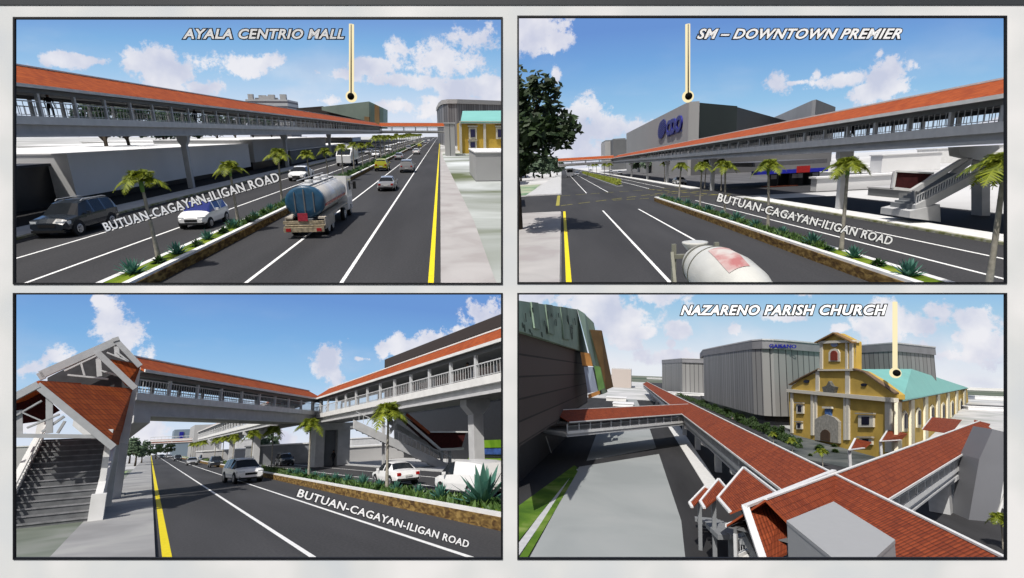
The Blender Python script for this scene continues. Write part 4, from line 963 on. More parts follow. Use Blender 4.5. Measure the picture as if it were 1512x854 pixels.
t = Thing(P, 'office_block', 'plain grey block rising behind the bridge roof right of the mall, upper right view', 'building', (b_.x, b_.y, 0))
t.part('left_wall', MB().prism([(a.x, a.y), (b_.x, b_.y), (b_.x, b_.y+3), (a.x, a.y+3)], 0, [b_.z]*4), GREY)
t.part('right_wall', MB().prism([(b_.x+.01, b_.y-.01), (c_.x, c_.y), (c_.x-3, c_.y+3), (b_.x+.01, b_.y+3.1)], 0, b_.z), GREYD)
# fuel station
Y = 78
t = Thing(P, 'fuel_station', 'dark fuel station with a blue and red edged canopy under the bridge, upper right view', 'fuel station', P.at(1165, 285, Y))
a, b = P.at(1112, 250, Y), P.at(1222, 250, Y)
t.part('canopy', MB().box(a.x, b.x, Y+.3, Y+16, a.z+.3, a.z+.9), mat('canopy_grey', (.1, .1, .11), .7, var=.1))
zf0, zf1 = P.at(1165, 256, Y).z, P.at(1165, 250.5, Y).z
t.part('blue_fascia', MB().box(a.x-.1, b.x+.1, Y, Y+.3, zf0, zf1), mat('fascia_blue', (.02, .025, .35), .5))
rx = P.at(1186, 250, Y).x; t.part('red_fascia', MB().box(rx-.9, rx+.9, Y-.06, Y, zf0, zf1+.4), mat('fascia_red', (.35, .02, .02), .5))
for px0, px1 in ((1148, 1166), (1181, 1197)):
    q0, q1_ = P.at(px0, 285, Y+4), P.at(px1, 285, Y+4); t.part('column', MB().box(q0.x, q1_.x, Y+4, Y+5.5, -.1, zf0+.3), BLACKISH)
for i, px in enumerate((1141, 1172, 1179, 1202)):
    q0 = P.at(px, 285, Y+2); pu = t.part('fuel_pump', MB().box(q0.x-.55, q0.x+.55, Y+2, Y+2.8, .1, 2.0), BLACKISH); t.part('pump_face', MB().box(q0.x-.4, q0.x+.4, Y+1.96, Y+2, 1.1, 1.7), GREY, pu)
q0, q1_ = P.at(1135, 286, Y+1), P.at(1178, 286, Y+1); t.part('pump_island', MB().box(q0.x, q1_.x, Y+1, Y+4, 0, .1), mat('island_red', (.3, .08, .04), .7))
# white walls to the right
lbs = ['long low white wall behind the tall pier', 'white block rising behind the low wall, under the bridge', 'white roof far right under the bridge', 'pale flat roof left of the white block']
for i, (x0, x1, yt, Y, dp, mm) in enumerate(((1207, 1345, 258, 66, 1.5, WHITE), (1304, 1391, 226, 110, 4, WHITE), (1385, 1500, 216, 150, 8, CONCL), (1258, 1305, 247, 130, 6, CONCL))):
    b = fbox(P, x0, x1, yt, Y, dp); t = Thing(P, 'low_building', lbs[i]+', upper right view', 'building', (b[0], b[2], 0), group='pale blocks right of the road, upper right view'); t.part('wall', MB().box(*b[:5], b[5]-.2), mm); t.part('roof', MB().box(b[0]-.2, b[1]+.2, b[2]-.2, b[3]+.2, b[5]-.2, b[5]), WHITE)
b = fbox(P, 1328, 1372, 280, 52, 5); t = Thing(P, 'hut', 'small dark grey hut beneath the red stair roof, upper right view', 'building', (b[0], b[2], 0)); t.part('wall', MB().box(*b), GREYD); t.part('roof', MB().box(b[0]-.1, b[1]+.1, b[2]-.1, b[3]+.1, b[5], b[5]+.15), GREY)
# stairway from the bridge
Ys = 33
t = Thing(P, 'covered_stairway', 'grey stairway with dark red roof coming down from the bridge, upper right view', 'stairway', P.at(1385, 322, Ys))
A0 = P.at(1348, 318, Ys); top = P.at(1440, 240, Ys); 
def band(p, q, w, y0, y1): return MB().slab([P.at(p[0], p[1], y0), P.at(q[0], q[1], y0), P.at(q[0], q[1]+w, y0), P.at(p[0], p[1]+w, y0)], (0, y1-y0, 0))
t.part('near_stringer', band((1352, 303), (1446, 253), 13, Ys, Ys+.3), CONC)
t.part('far_stringer', band((1352, 296), (1436, 233), 8, Ys+2.4, Ys+2.7), CONC)
n = 14; st = MB()
for k in range(n):
    f0, f1 = k/n, (k+1)/n; a = P.at(1352+94*f0, 303-50*f0, Ys); b = P.at(1352+94*f1, 303-50*f1, Ys); st.box(min(a.x, b.x), max(a.x, b.x), Ys+.3, Ys+2.4, a.z-.25, a.z)
t.part('steps', st, CONCD)
rl = MB()
for k in range(24):
    f0 = k/24; a = P.at(1352+94*f0, 303-50*f0, Ys+.1); rl.bar(a, a+Vector((0, 0, .55)), .04, .04)
a, b = P.at(1352, 303, Ys+.1), P.at(1446, 253, Ys+.1); rl.bar(a+Vector((0, 0, .55)), b+Vector((0, 0, .55)), .07, .07); t.part('railing', rl, STEEL)
q = [P.at(x, y, Ys-.1) for x, y in ((1344, 312), (1388, 302), (1389, 328), (1343, 322))]; t.part('base_block', MB().slab(q, (0, 2.9, 0)), CONC)
for px in (1352, 1357): a = P.at(px, 277, Ys+.5); b = P.at(px, 312, Ys+.5); t.part('post', MB().bar(a, b, .12, .12), CONC)
q = [P.at(x, y, yy) for x, y, yy in ((1318, 278, Ys+.5), (1346, 281, Ys+.5), (1378, 256, Ys+.5), (1322, 253, Ys+.5))]
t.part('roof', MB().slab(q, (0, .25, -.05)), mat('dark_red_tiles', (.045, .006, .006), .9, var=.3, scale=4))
t.part('roof_edge', MB().bar(q[0], q[1], .14, .16).bar(q[0], q[3], .14, .16).bar(q[3]+Vector((0, -.05, 0)), q[2], .12, .1), CONCL)
q = [P.at(x, y, Ys) for x, y in ((1346, 281), (1422, 235), (1432, 235), (1356, 283))]; t.part('roof_beam', MB().slab(q, (0, .3, 0)), CONC)
# pier head on the right
t = Thing(P, 'bridge_pier', 'grey pier with splayed head under the bridge by the right edge, upper right view', 'pier', P.at(1460, 340, 36))
q = [P.at(x, y, 36) for x, y in ((1415, 217), (1483, 214), (1468, 226), (1462, 240), (1462, 345), (1450, 345), (1450, 238), (1417, 230))]
t.part('column', MB().slab(q[3:7], (0, .9, 0)), CONC); t.part('pier_head', MB().slab([q[0], q[1], q[2], q[3], q[6], q[7]], (0, .9, 0)), CONC)
# trees
make_tree(P, 'big dark leafy tree overhanging the left edge of the junction, upper right view', (P.at(764, 330, 39).x, 39, 0), 5.4, 5.4, 5, 3600, .34, mat_leaf('big_tree_leaf', (.006, .016, .006), (.03, .055, .015), .12), clumps=22, squash=.8)
tl = None
for i, (px, Y, s_) in enumerate(((775, 260, 1.1), (787, 300, 1.3), (800, 230, 1), (812, 250, 1.1), (822, 280, .9), (768, 200, 1), (945, 250, .9), (960, 220, .8))):
    x = P.at(px, 240, Y).x; lb = f'{["first","second","third","fourth","fifth","sixth","seventh","eighth"][i]} hazy green tree along the horizon, counted left to right, upper right view'
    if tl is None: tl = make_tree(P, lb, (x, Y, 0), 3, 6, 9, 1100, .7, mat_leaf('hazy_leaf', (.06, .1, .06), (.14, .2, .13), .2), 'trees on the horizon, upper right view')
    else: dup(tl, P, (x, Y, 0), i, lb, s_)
tt = [775, 787, 800, 812, 822, 768]
# palms
XP = (MA+MB_)/2+.4
ys = [P.along(XP, 2, x) for x in (1471, 1247, 1136, 1071, 1034, 1003)]
pm2 = None
for i, y in enumerate(ys+[g(x, yy).y for x, yy in ((940, 268), (925, 266), (912, 262), (905, 260), (898, 258))]):
    lb = f'{ORD[i]} palm in the road median, upper right view'; x = XP
    if pm2 is None: pm2 = make_palm(P, lb, 3.5, 1.3, 8, 'palms in the median, upper right view', (x, y, .42))
    else: dup(pm2, P, (x, y, .42), i*1.3, lb, 1+(.12 if i > 5 else 0))
XS = KR+1.0
for i, px in enumerate((1036, 1060, 978)):
    y = P.along(XS+.0, 2, px)+0; dup(pm2, P, (XS+.5, y, .1), i*2, ['palm beside the second pier behind the road lettering', 'palm on the far sidewalk left of the second pier', 'palm on the far sidewalk beside the third pier'][i]+', upper right view', 1.1)
scatter_median(P, MA, MB_, [YM-1.2-i*1.75 for i in range(26) if YM-1.2-i*1.75 > 13][::-1], .42, 'upper right view', 31)
low_cover(P, 'short green leaves filling the median up to the junction, upper right view', MA, MB_, 24, YM-1, 3600, 5, mat_leaf('cover_leaf', (0, 0, 0), (0, 0, 0)), (.1, .34))
# mixer truck (partly below the frame)
ax0 = P.at(1028, 354, 12.6); ax1 = P.at(1150, 458, 9.0)
ax0.z -= .5; ax1.z -= .1
t = Thing(P, 'concrete_mixer_truck', 'white mixer truck with a faded red panel on its drum, upper right view', 'mixer truck', (ax0.x, ax0.y, 0))
d = (ax1-ax0); L = d.length; DR = mat('drum_white', (.5, .5, .47), .5, var=.12, scale=1.2, coat=.2); 
prof = [(0, .32), (.06*L, .42), (.10*L, .46), (.30*L, .60), (.5*L, .62), (.68*L, .54), (.86*L, .34), (L, .18)]
dr = t.part('drum', MB().lathe(ax0, d, prof, 36), DR)
t.part('drum_ring', MB().lathe(ax0+d*.115, d, [(0, .49), (.08, .50)], 36).lathe(ax0+d*.27, d, [(0, .595), (.03, .60)], 36), mat('drum_band', (.12, .12, .1), .6, var=.2), dr)
# red panel: patch of drum surface
dn = d.normalized(); up = Vector((0, 0, 1)); a_ = dn.cross(up).normalized(); e_ = a_.cross(dn).normalized()
pm3 = MB()
def rad(tt_):
    for (t0, r0), (t1, r1) in zip(prof, prof[1:]):
        if t0 <= tt_ <= t1: return r0+(r1-r0)*(tt_-t0)/(t1-t0)
    return prof[-1][1]
for i in range(10):
    for k in range(10):
        q = []
        for ii, kk in ((i, k), (i+1, k), (i+1, k+1), (i, k+1)):
            tt_ = L*(.33+.34*ii/10); w = math.radians(66+44*kk/10-ii*1.5); rr_ = rad(tt_)+.012
            q.append(ax0+dn*tt_+(a_*math.cos(w)+e_*math.sin(w))*rr_)
        pm3.face(q, sm=True)
t.part('red_panel', pm3, mat_ground('faded_red', (.5, .47, .45), (.44, .3, .29), (.38, .15, .15), scale=2.2), dr)
hp = ax0-d*.02
t.part('hopper', MB().lathe(hp+Vector((0, 0, .25)), (0, 0, 1), [(0, .2), (.14, .3), (.18, .3), (.18, .24)], 14), DR)
t.part('rear_frame', MB().bar(ax0+Vector((-.5, .1, .4)), ax0+Vector((-.5, .0, -1.7)), .1, .1).bar(ax0+Vector((.5, .1, .4)), ax0+Vector((.5, 0, -1.7)), .1, .1).bar(ax0+Vector((-.5, .05, .1)), ax0+Vector((.5, .05, .1)), .1, .1).bar(ax0+Vector((-.55, .05, .2)), ax0+Vector((-.62, -1.2, -1.3)), .07, .07), mat('frame_olive', (.2, .2, .16), .6, var=.2))
t.part('chute', MB().slab([ax0+Vector((-.55, .1, -.6)), ax0+Vector((-.3, .2, -.75)), ax0+Vector((-.45, -.7, -1.4)), ax0+Vector((-.75, -.7, -1.3))], (0, 0, -.06)), DR)
cz = ax1-dn*.2
t.part('cab', MB().box(cz.x-1.0, cz.x+1.0, cz.y-2.6, cz.y-.8, .6, 1.75), WHT)
t.part('chassis', MB().box(ax0.x-.35, ax0.x+.45, cz.y-.8, ax0.y, .5, .8), STEELD)
wheel_parts_list = []
for sx in (1, -1):
    for yy in (ax0.y-.9, ax0.y-1.9, cz.y-1.6):
        xx = ax0.x+.2+sx*.8; wh = t.part('wheel', MB().lathe((xx-sx*.12, yy, .42), (sx, 0, 0), [(0, .34), (.03, .42), (.24, .42), (.27, .34)], 16), RUBBER); t.part('rim', MB().lathe((xx+sx*.15, yy, .42), (sx, 0, 0), [(0, .25), (.03, .2)], 12), RIM, wh)
# far traffic
gr = 'traffic, upper right view'
p = g(838, 262); bt = box_truck(P, (p.x+1, p.y, 0), PI, 'white truck far down the road under the distant bridge, upper right view', 1.25, gr)
p = g(852, 259.5); cc = make_car(P, 'sedan', SIL, 'silver car just right of the far white truck, upper right view', (p.x, p.y, 0), PI, group=gr, scale=1.15)
for x, y, lb in ((872, 253, 'tiny silver car left of the far hedge'), (902, 256, 'silver car beyond the far hedge on the other carriageway'), (915, 257.5, 'silver car near the mall wall'), (1003, 273, 'silver car under the nearest mall corner')):
    p = g(x, y); dup(cc, P, (p.x, p.y, 0), PI, lb+', upper right view')
lettering(P, 'SM \u2013 DOWNTOWN PREMIER', 'white italic mall name floating in the sky right of the pin pole, upper right view', (1029, 57), (1330, 57), 14, 420, shear=.35, off=.028, outl=.04)
lettering(P, 'BUTUAN-CAGAYAN-ILIGAN ROAD', 'white road name falling to the right over the far carriageway, upper right view', (1058, 297), (1315, 362), 12.5, 12.5, shear=0, off=.02, outl=.035)
marker(P, 'glowing pin pole with black ball above the corner of the big mall, upper right view', 1015.5, 36, 143, 100, 5.4)
sky(P, 860, [(246, (228, 230, 240)), (215, (206, 222, 240)), (150, (150, 196, 232)), (80, (118, 168, 222)), (28, (106, 148, 212))],
    [(790, 45, 48, 30), (820, 60, 38, 16), (821, 112, 8, 14), (850, 168, 45, 20), (800, 210, 70, 30), (900, 190, 40, 18), (1148, 122, 20, 22), (1175, 122, 22, 5), (1208, 110, 8, 12), (1240, 118, 50, 12), (1310, 106, 42, 28), (1300, 78, 8, 10), (1345, 98, 22, 14), (1300, 132, 45, 14), (1500, 190, 90, 22), (860, 225, 60, 18)], seedo=4.1, wisp=.4)
# ================================================================== lower left view
P = V3; g = P.g; WH = 'lower left view'
YL = g(247, 825).x; W1 = g(465, 825).x; W2 = g(700, 825).x; MA = g(740, 759, .5).x; MZ = MA+1.9
print('V3', YL, W1, W2, MA, MZ)
solo(P, 'ground', strip(P, MB(), -600, 600, 6, 600, -.03), mat_ground('dusty_ground_c', (.36, .36, .35), (.45, .45, .45), (.55, .55, .55), scale=.05), kind='structure')
r = MB(); strip(P, r, YL-.3, MA, 6, 590, 0, 8); strip(P, r, MZ, MZ+9.5, 6, 590, 0, 8); solo(P, 'road', r, mat_asphalt('asphalt_c', .055), kind='structure')
m = MB()
for X in (W1, W2, MZ+3.4, MZ+6.6): strip(P, m, X-.075, X+.075, 6, 590, .006, 8)
solo(P, 'lane_lines', m, WPAINT, kind='structure')
solo(P, 'edge_line', strip(P, MB(), YL-.12, YL+.12, 6, 590, .006, 8), YPAINT, kind='structure')
solo(P, 'sidewalk', MB().box(YL-2.9, YL-.3, 6, 400, -.02, .12), mat_ground('walk_c_shaded', (.26, .26, .26), (.3, .3, .3), (.36, .36, .35), scale=.3), kind='structure')  # concrete darkened to carry the shade on this walkway
solo(P, 'stair_plaza', MB().box(-40, YL-2.91, 6, 120, -.02, .11), mat_ground('plaza_c', (.13, .15, .12), (.18, .2, .17), (.24, .25, .23), scale=.25), kind='structure')
solo(P, 'lawn', strip(P, MB(), -12, YL-3.4, 60, 110, .125), mat_ground('green_patch_c', (.1, .2, .1), (.2, .3, .12), (.4, .42, .3), scale=.15), kind='structure')
median(P, MA, MZ, 6, 420)
solo(P, 'far_sidewalk', MB().box(MZ+9.5, MZ+12.5, 6, 400, -.02, .12), CONC, kind='structure')
q = [g(x, y) for x, y in ((660, 692), (760, 700), (760, 655), (690, 655))]
solo(P, 'grass_bank', MB().prism([(q_.x, q_.y) for q_ in (g(680, 694), g(780, 706), g(780, 668), g(700, 668))], -.02, .14), mat_ground('bright_grass', (.08, .18, .01), (.14, .26, .02), (.2, .32, .03), scale=.3), kind='structure')
# footbridge over the road and along its right side
ZD = 5.35
A = g(196, 614, ZD); B = g(473, 625, ZD); K = g(745, 577, ZD); B.x = (B.x+K.x)/2*.5+K.x*.5; K.x = B.x
print('bridge c', A, B, K)
fA = (A.xy, B.xy)
zz = lambda x, y: P.vp_(x, y, A.xy, B.xy).z
ze, zb, zr = zz(300, 562), zz(300, 594), zz(300, 547)
zl = lambda x, y: P.vp_(x, y, K.xy, B.xy).z
print('z left', ze, zb, zr, 'z right', zl(640, 545), zl(640, 576), zl(640, 524), zl(741, 504), zl(741, 554), zl(741, 484))
dn = (B-A).normalized(); nn = Vector((-dn.y, dn.x, 0))*1.9
bridge(P, 'footbridge crossing over the road from the near stair tower, lower left view', A+nn, B+nn+dn*2, half=1.9, z_deck=ZD, z_beam=(zb), z_eave=ze, z_ridge=P.vp_(300, 547, (A+nn).xy, (B+nn).xy).z, post=3.2, overhang=.35, piers=[(.8, ZD+.02)], pier_w=1.5)
bridge(P, 'footbridge running along the right side of the road past the brown mall, lower left view', (K.x+1.9, 8), (K.x+1.9, B.y+2), half=1.9, z_deck=ZD, z_beam=zl(741, 556), z_eave=zl(741, 503), z_ridge=P.xp(741, 485, K.x+1.9).z, post=3.4, overhang=.35, piers=[(P.along(K.x+1, 2, 687)-8, ZD+.02)], pier_w=.8, fine=1.2, head=.3)
# broad joint pier
p0, p1 = P.at(463, 690, B.y+1), P.at(514, 690, B.y+1)
t = Thing(P, 'bridge_pier', 'broad double wall pier under the corner of the footbridge, lower left view', 'pier', p0)
pm = P.at(496, 690, B.y+1)
t.part('pier_wall', MB().box(p0.x, p0.x+1.1, B.y+.5, B.y+4, 0, ZD-.1), CONC); t.part('pier_wall', MB().box(pm.x, p1.x, B.y+.5, B.y+2.2, 0, ZD-.1), CONC)
t.part('pier_web', MB().box(p0.x+1.1, pm.x, B.y+1.6, B.y+1.9, 0, ZD-.1), CONCD)
t.part('pier_head', MB().prism([(p0.x-.5, B.y+.2), (p1.x+.9, B.y+.2), (p1.x+.9, B.y+4), (p0.x-.5, B.y+4)], ZD-.9, ZD-.02), CONC)
person(P, (pm.x-.4, B.y+.9, 0.0), .5, 'dark silhouetted person standing against the broad pier under the bridge corner, lower left view', None, 1.1)
Yp = P.along(K.x+1.2, 7, 687); person(P, (K.x+1.4, Yp, zl(741, 556)), 1.2, 'person in dark clothes on the bridge deck near the right edge, lower left view', 'people on the footbridge, lower left view', 1.0)
Yp = P.along(K.x+1.2, 7, 482); person(P, (K.x+1.3, Yp, zl(741, 556)), 1.2, 'person in dark clothes at the bend of the footbridge, lower left view', 'people on the footbridge, lower left view', 1.0)
# near stair tower
xl = g(22, 783).x-.5; xr = g(128, 777).x; Yb = g(100, 777).y; print('stair', xl, xr, Yb)
t = Thing(P, 'covered_stair_tower', 'grey stair tower with stepped orange tiled gables at the left edge, lower left view', 'stair tower', (xr, Yb, 0))
n = 14; st = MB(); ed = MB(); dz = .275; dy = .52
for k in range(n):
    st.box(xl, xr, Yb+k*dy, Yb+(k+1)*dy+.02, max(0, k*dz-.35) if k else 0, (k+1)*dz); ed.box(xl, xr, Yb+k*dy-.04, Yb+k*dy+.03, (k+1)*dz-.05, (k+1)*dz+.008)
t.part('steps', st, mat('stair_dark', (.13, .135, .14), .6, var=.2)); t.part('step_nosings', ed, mat('stair_nosing', (.22, .22, .23), .4, var=.3))
ye = Yb+n*dy; zt = n*dz
def stringer(x0, x1): return MB().slab([(x0, Yb-.15, 0), (x0, Yb-.15, .55), (x0, ye, zt+.55), (x0, ye, zt-.5), (x0, Yb+1.1, 0)], (x1-x0, 0, 0))
t.part('stringer', stringer(xr, xr+.3), CONCL); t.part('stringer', stringer(xl-.25, xl), CONCL)
t.part('newel_block', MB().box(xr-.05, xr+.5, Yb-.25, Yb+.3, 0, 1.25), CONCL)
for dx, nm in ((xl+.1, 0), (xl+.1, 1)):
    zz0 = .95 if nm == 0 else .55; t.part('handrail', MB().bar((dx, Yb, zz0+.1), (dx, ye, zt+zz0+.1), .08, .1), CONCL)
rl = MB()
for k in range(26): y = Yb+(ye-Yb)*k/26; z = zt*k/26; rl.bar((xl+.1, y, z+.1), (xl+.1, y, z+1.05), .035, .035)
t.part('baluster_row', rl, STEEL)
for y, x, w in ((Yb+2.2, xr+.15, .26), (Yb+7.2, xr+.3, .3), (Yb+7.0, xl-.1, .3)): t.part('column', MB().box(x-w/2, x+w/2, y-w/2, y+w/2, 0, 6.0 if y > Yb+3 else 4.2), CONCL)
t.part('rear_wall', MB().box(xl, xr, ye, ye+.2, 0, zt+.1), STEELD)
def pbar(a, b, wpx, Y, Y2=None, dep=.25, m_=None):
    """bar between two pixels at depth Y, wpx thick"""
    A, B_ = P.at(*a, Y), P.at(*b, Y2 or Y); u = (P.at(a[0]+1, a[1], Y)-A).length; return MB().bar(A, B_, dep, wpx*u)
def pslab(pts, Ys, th=(0, .15, 0)):
    return MB().slab([P.at(x, y, yy) for (x, y), yy in zip(pts, Ys)], th)
GB = mat('bargeboard_grey', (.36, .37, .38), .7, var=.08)
Y1, Y2 = Yb+1.2, Yb+6.5
def tile_quad(pts, Ys):
    v = [P.at(x, y, yy) for (x, y), yy in zip(pts, Ys)]; w = (v[1]-v[0]).length; h_ = (v[3]-v[0]).length
    return MB().slab(v, (0, 0, -.14), [(0, 0), (w, 0), (w, h_), (0, h_)])
# lower gable
RO = t.part('lower_roof_slope', tile_quad([(57, 562), (196, 574), (178, 653), (162, 654)], [Y1, Y2+1, Y2+1.5, Y1]), TILE)
t.part('lower_roof_slope', tile_quad([(57, 562), (120, 566), (40, 590), (-30, 606)], [Y1+.1, Y2, Y2, Y1+.1]), TILE)
t.part('lower_bargeboard', pbar((55, 569), (168, 661), 13, Y1-.1), GB); t.part('lower_bargeboard', pbar((57, 568), (-25, 611), 13, Y1-.12), GB)
t.part('lower_verge_board', pslab([(208, 543), (200, 543), (176, 654), (189, 656)], [Y2+1]*4, (0, .2, 0)), CONCL)
t.part('lower_tie_beam', pbar((-10, 643), (150, 645), 8, Y1), GB)
t.part('truss_struts', pbar((73, 588), (73, 640), 5, Y1).add(pbar((10, 622), (62, 592), 3, Y1+.1)).add(pbar((30, 608), (62, 622), 2.5, Y1+.1)).add(pbar((62, 638), (95, 615), 4, Y1+.1)).add(pbar((85, 640), (96, 622), 4, Y1+.1)).add(pbar((28, 606), (28, 643), 3, Y1+.1)).add(pbar((40, 632), (88, 612), 3, Y1+.05)), GB)
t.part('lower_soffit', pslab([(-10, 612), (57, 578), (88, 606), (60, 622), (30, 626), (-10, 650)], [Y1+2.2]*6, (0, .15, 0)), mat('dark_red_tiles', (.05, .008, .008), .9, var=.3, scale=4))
# upper gable
t.part('upper_roof_slope', tile_quad([(160, 530), (208, 538), (196, 570), (186, 566)], [Y2, Y2+.8, Y2+.8, Y2]), TILE)
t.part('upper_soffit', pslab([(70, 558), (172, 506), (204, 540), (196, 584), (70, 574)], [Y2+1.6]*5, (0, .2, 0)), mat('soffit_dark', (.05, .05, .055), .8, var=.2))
t.part('upper_bargeboard', pbar((172, 504), (60, 554), 13, Y2-.2), GB); t.part('upper_bargeboard', pbar((171, 503), (207, 541), 9, Y2-.25), GB)
t.part('inner_bargeboard', pbar((144, 521), (200, 574), 10, Y2-.5), GB); t.part('ridge_finial', pbar((166, 503), (176, 500), 7, Y2-.3), GB)
t.part('eave_return', pbar((58, 551), (64, 560), 9, Y2-.2), GB)
t.part('upper_truss', pbar((95, 548), (142, 526), 3, Y2+.8).add(pbar((145, 526), (147, 556), 4, Y2+.8)).add(pbar((100, 554), (160, 560), 3, Y2+.8)).add(pbar((120, 537), (125, 556), 3, Y2+.8)).add(pbar((150, 548), (178, 556), 3, Y2+.8)).add(pbar((172, 512), (173, 528), 3, Y2+.8)).add(pbar((158, 521), (190, 534), 2.5, Y2+.8)).add(pbar((172, 520), (190, 534), 2.5, Y2+.8)), STEEL)
a, b = P.at(170, 640, Yb+16), P.at(191, 640, Yb+16)
t = Thing(P, 'bridge_pier', 'wide grey wall pier behind the stair tower, lower left view', 'pier', (a.x, a.y, 0)); t.part('pier_wall', MB().box(a.x-.8, b.x, Yb+16, Yb+17.5, 0, ZD-.1), CONCD); t.part('footing', MB().box(a.x-1, b.x+.2, Yb+15.8, Yb+17.7, 0, .2), CONCD)
# brown mall behind the right-hand bridge
X = K.x+14; t = Thing(P, 'shopping_mall', 'dark brown mall wall rising above the right part of the footbridge, lower left view', 'shopping mall', (X, 40, 0))
ya = P.along(X, 8, 567); z1 = P.xp(567, 532, X).z; z2 = P.xp(741, 463, X).z; print('mall', ya, z1, z2)
t.part('clad_wall', MB().prism([(X, 6), (X, ya), (X+8, ya), (X+8, 6)], 8.8, (z1+z2)/2), BRN)
t.part('roof', MB().box(X+.2, X+7.8, 6.2, ya-.2, (z1+z2)/2, (z1+z2)/2+.1), GREYD)
yg = P.along(X, 2, 640)
t.part('ground_floor', MB().box(X+2, X+8, 6, ya-.5, 0, 8.8), mat('mall_shopfront', (.02, .021, .025), .4, var=.2))
a = P.xp(700, 655, X+1.9); b = P.xp(745, 655, X+1.9)
t.part('blue_shop_band', MB().box(X+1.85, X+1.99, b.y-3, a.y, .6, 1.25), mat('shop_blue', (.03, .07, .25), .5, var=.4, scale=1.5))
t.part('planter_band', MB().box(X+1.8, X+1.99, b.y-3, a.y+1, 1.35, 2.2), mat_ground('bright_grass', (0, 0, 0), (0, 0, 0), (0, 0, 0)))
# stairway under the right-hand bridge
Ys = P.along(K.x+3, 3, 600); t = Thing(P, 'covered_stairway', 'grey stairway with dark red roof descending to the right beneath the bridge, lower left view', 'stairway', P.at(600, 690, Ys))
def band3(p, q, w, y0, y1): return MB().slab([P.at(p[0], p[1], y0), P.at(q[0], q[1], y0), P.at(q[0], q[1]+w, y0), P.at(p[0], p[1]+w, y0)], (0, y1-y0, 0))
t.part('near_stringer', band3((523, 620), (672, 690), 13, Ys, Ys+.35), CONC); t.part('far_stringer', band3((575, 618), (655, 668), 8, Ys+2.2, Ys+2.5), CONC)
st = MB()
for k in range(16):
    a = P.at(528+9*k, 628+4.3*k, Ys); b = P.at(537+9*k, 632+4.3*k, Ys); st.box(a.x, b.x, Ys+.35, Ys+2.2, a.z-.2, a.z)
t.part('steps', st, CONCD)
rl = MB()
for k in range(22): a = P.at(530+6.5*k, 622+3.05*k, Ys+.2); rl.bar(a, a+Vector((0, 0, .7)), .04, .04)
a, b = P.at(526, 620, Ys+.2)+Vector((0, 0, .7)), P.at(672, 689, Ys+.2)+Vector((0, 0, .7)); rl.bar(a, b, .07, .07); t.part('railing', rl, STEEL)
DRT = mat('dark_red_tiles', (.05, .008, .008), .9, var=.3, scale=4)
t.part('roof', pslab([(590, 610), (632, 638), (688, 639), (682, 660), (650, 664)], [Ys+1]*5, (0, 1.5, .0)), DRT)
t.part('roof_edge', MB().add(pbar((588, 610), (650, 664), 3, Ys+.9)).add(pbar((650, 664), (684, 663), 3, Ys+.85)).add(pbar((632, 638), (690, 638), 2, Ys+.95)), CONCL)
t.part('sloped_ridge', pbar((600, 612), (634, 640), 3.5, Ys+.8), mat('ridge_orange', (.3, .07, .025), .7, var=.2))
for x, y0, y1 in ((566, 618, 690), (584, 612, 660), (652, 664, 690), (664, 664, 692)): t.part('post', pbar((x, y0), (x, y1), 4, Ys+1.2, dep=.2), CONC)
t.part('landing_brace', pbar((575, 640), (592, 612), 4, Ys+.5), CONC)
# background blocks
lbs = ['long low grey wall behind the median palms', 'low grey wall between the palms and the broad pier', 'grey wall right of the broad pier', 'small gabled grey house behind the stair railing', 'pale flat block behind the median']
for i, (x0, x1, yt, Y, dp, mm) in enumerate(((300, 400, 663, 140, 20, GREY), (383, 470, 655, 90, 14, CONCD), (512, 600, 657, 80, 12, GREY), (520, 560, 646, 130, 10, CONC), (350, 395, 648, 220, 10, CONC))):
    b = fbox(P, x0, x1, yt, Y, dp); t = Thing(P, 'low_building', lbs[i]+', lower left view', 'building', (b[0], b[2], 0), group='grey blocks beyond the road, lower left view'); t.part('wall', MB().box(*b[:5], b[5]-.2), mm); t.part('roof', MB().box(b[0]-.2, b[1]+.2, b[2]-.2, b[3]+.2, b[5]-.2, b[5]), CONCL)
b = fbox(P, 100, 190, 655, 90, 6); t = Thing(P, 'boundary_wall', 'long low grey wall seen behind the stair tower, lower left view', 'wall', (b[0], b[2], 0)); t.part('wall', MB().box(-60, b[1]-2, *b[2:5], b[5]), GREY); t.part('coping', MB().box(-60, b[1]-1.9, b[2]-.1, b[3]+.1, b[5], b[5]+.12), CONCL)
# far end: distant mall, bridge, trees
Y = 300
t = Thing(P, 'shopping_mall', 'grey blue block with small blue sign down the road, lower left view', 'shopping mall', P.at(280, 660, Y))
b = fbox(P, 258, 292, 634, Y, 30); t.part('wall', MB().box(b[0], b[1], b[2], b[3], 0, b[5]), mat('far_blue_grey', (.17, .22, .27), .7, var=.1, scale=.05))
a, c = P.at(265, 640, Y), P.at(271, 640, Y); t.part('blue_sign', MB().box(a.x, c.x, Y-.4, Y, P.at(268, 650, Y).z, P.at(268, 638, Y).z), BLU)
b = fbox(P, 288, 330, 627, Y*.8, 30); t.part('front_wall', MB().box(b[0], b[1], b[2], b[3], 0, b[5]), MG)
Yc = 190; a, c = P.at(222, 650, Yc), P.at(284, 650, Yc)
bridge(P, 'distant red roofed footbridge closing the end of the road, lower left view', (a.x, Yc), (c.x, Yc), half=1.9, z_deck=5.2, z_beam=5.9, z_eave=P.at(245, 654, Yc).z, z_ridge=P.at(245, 649, Yc).z, post=5, overhang=.3, fine=3)
a, c = P.at(283, 651, 185), P.at(385, 615, 75)
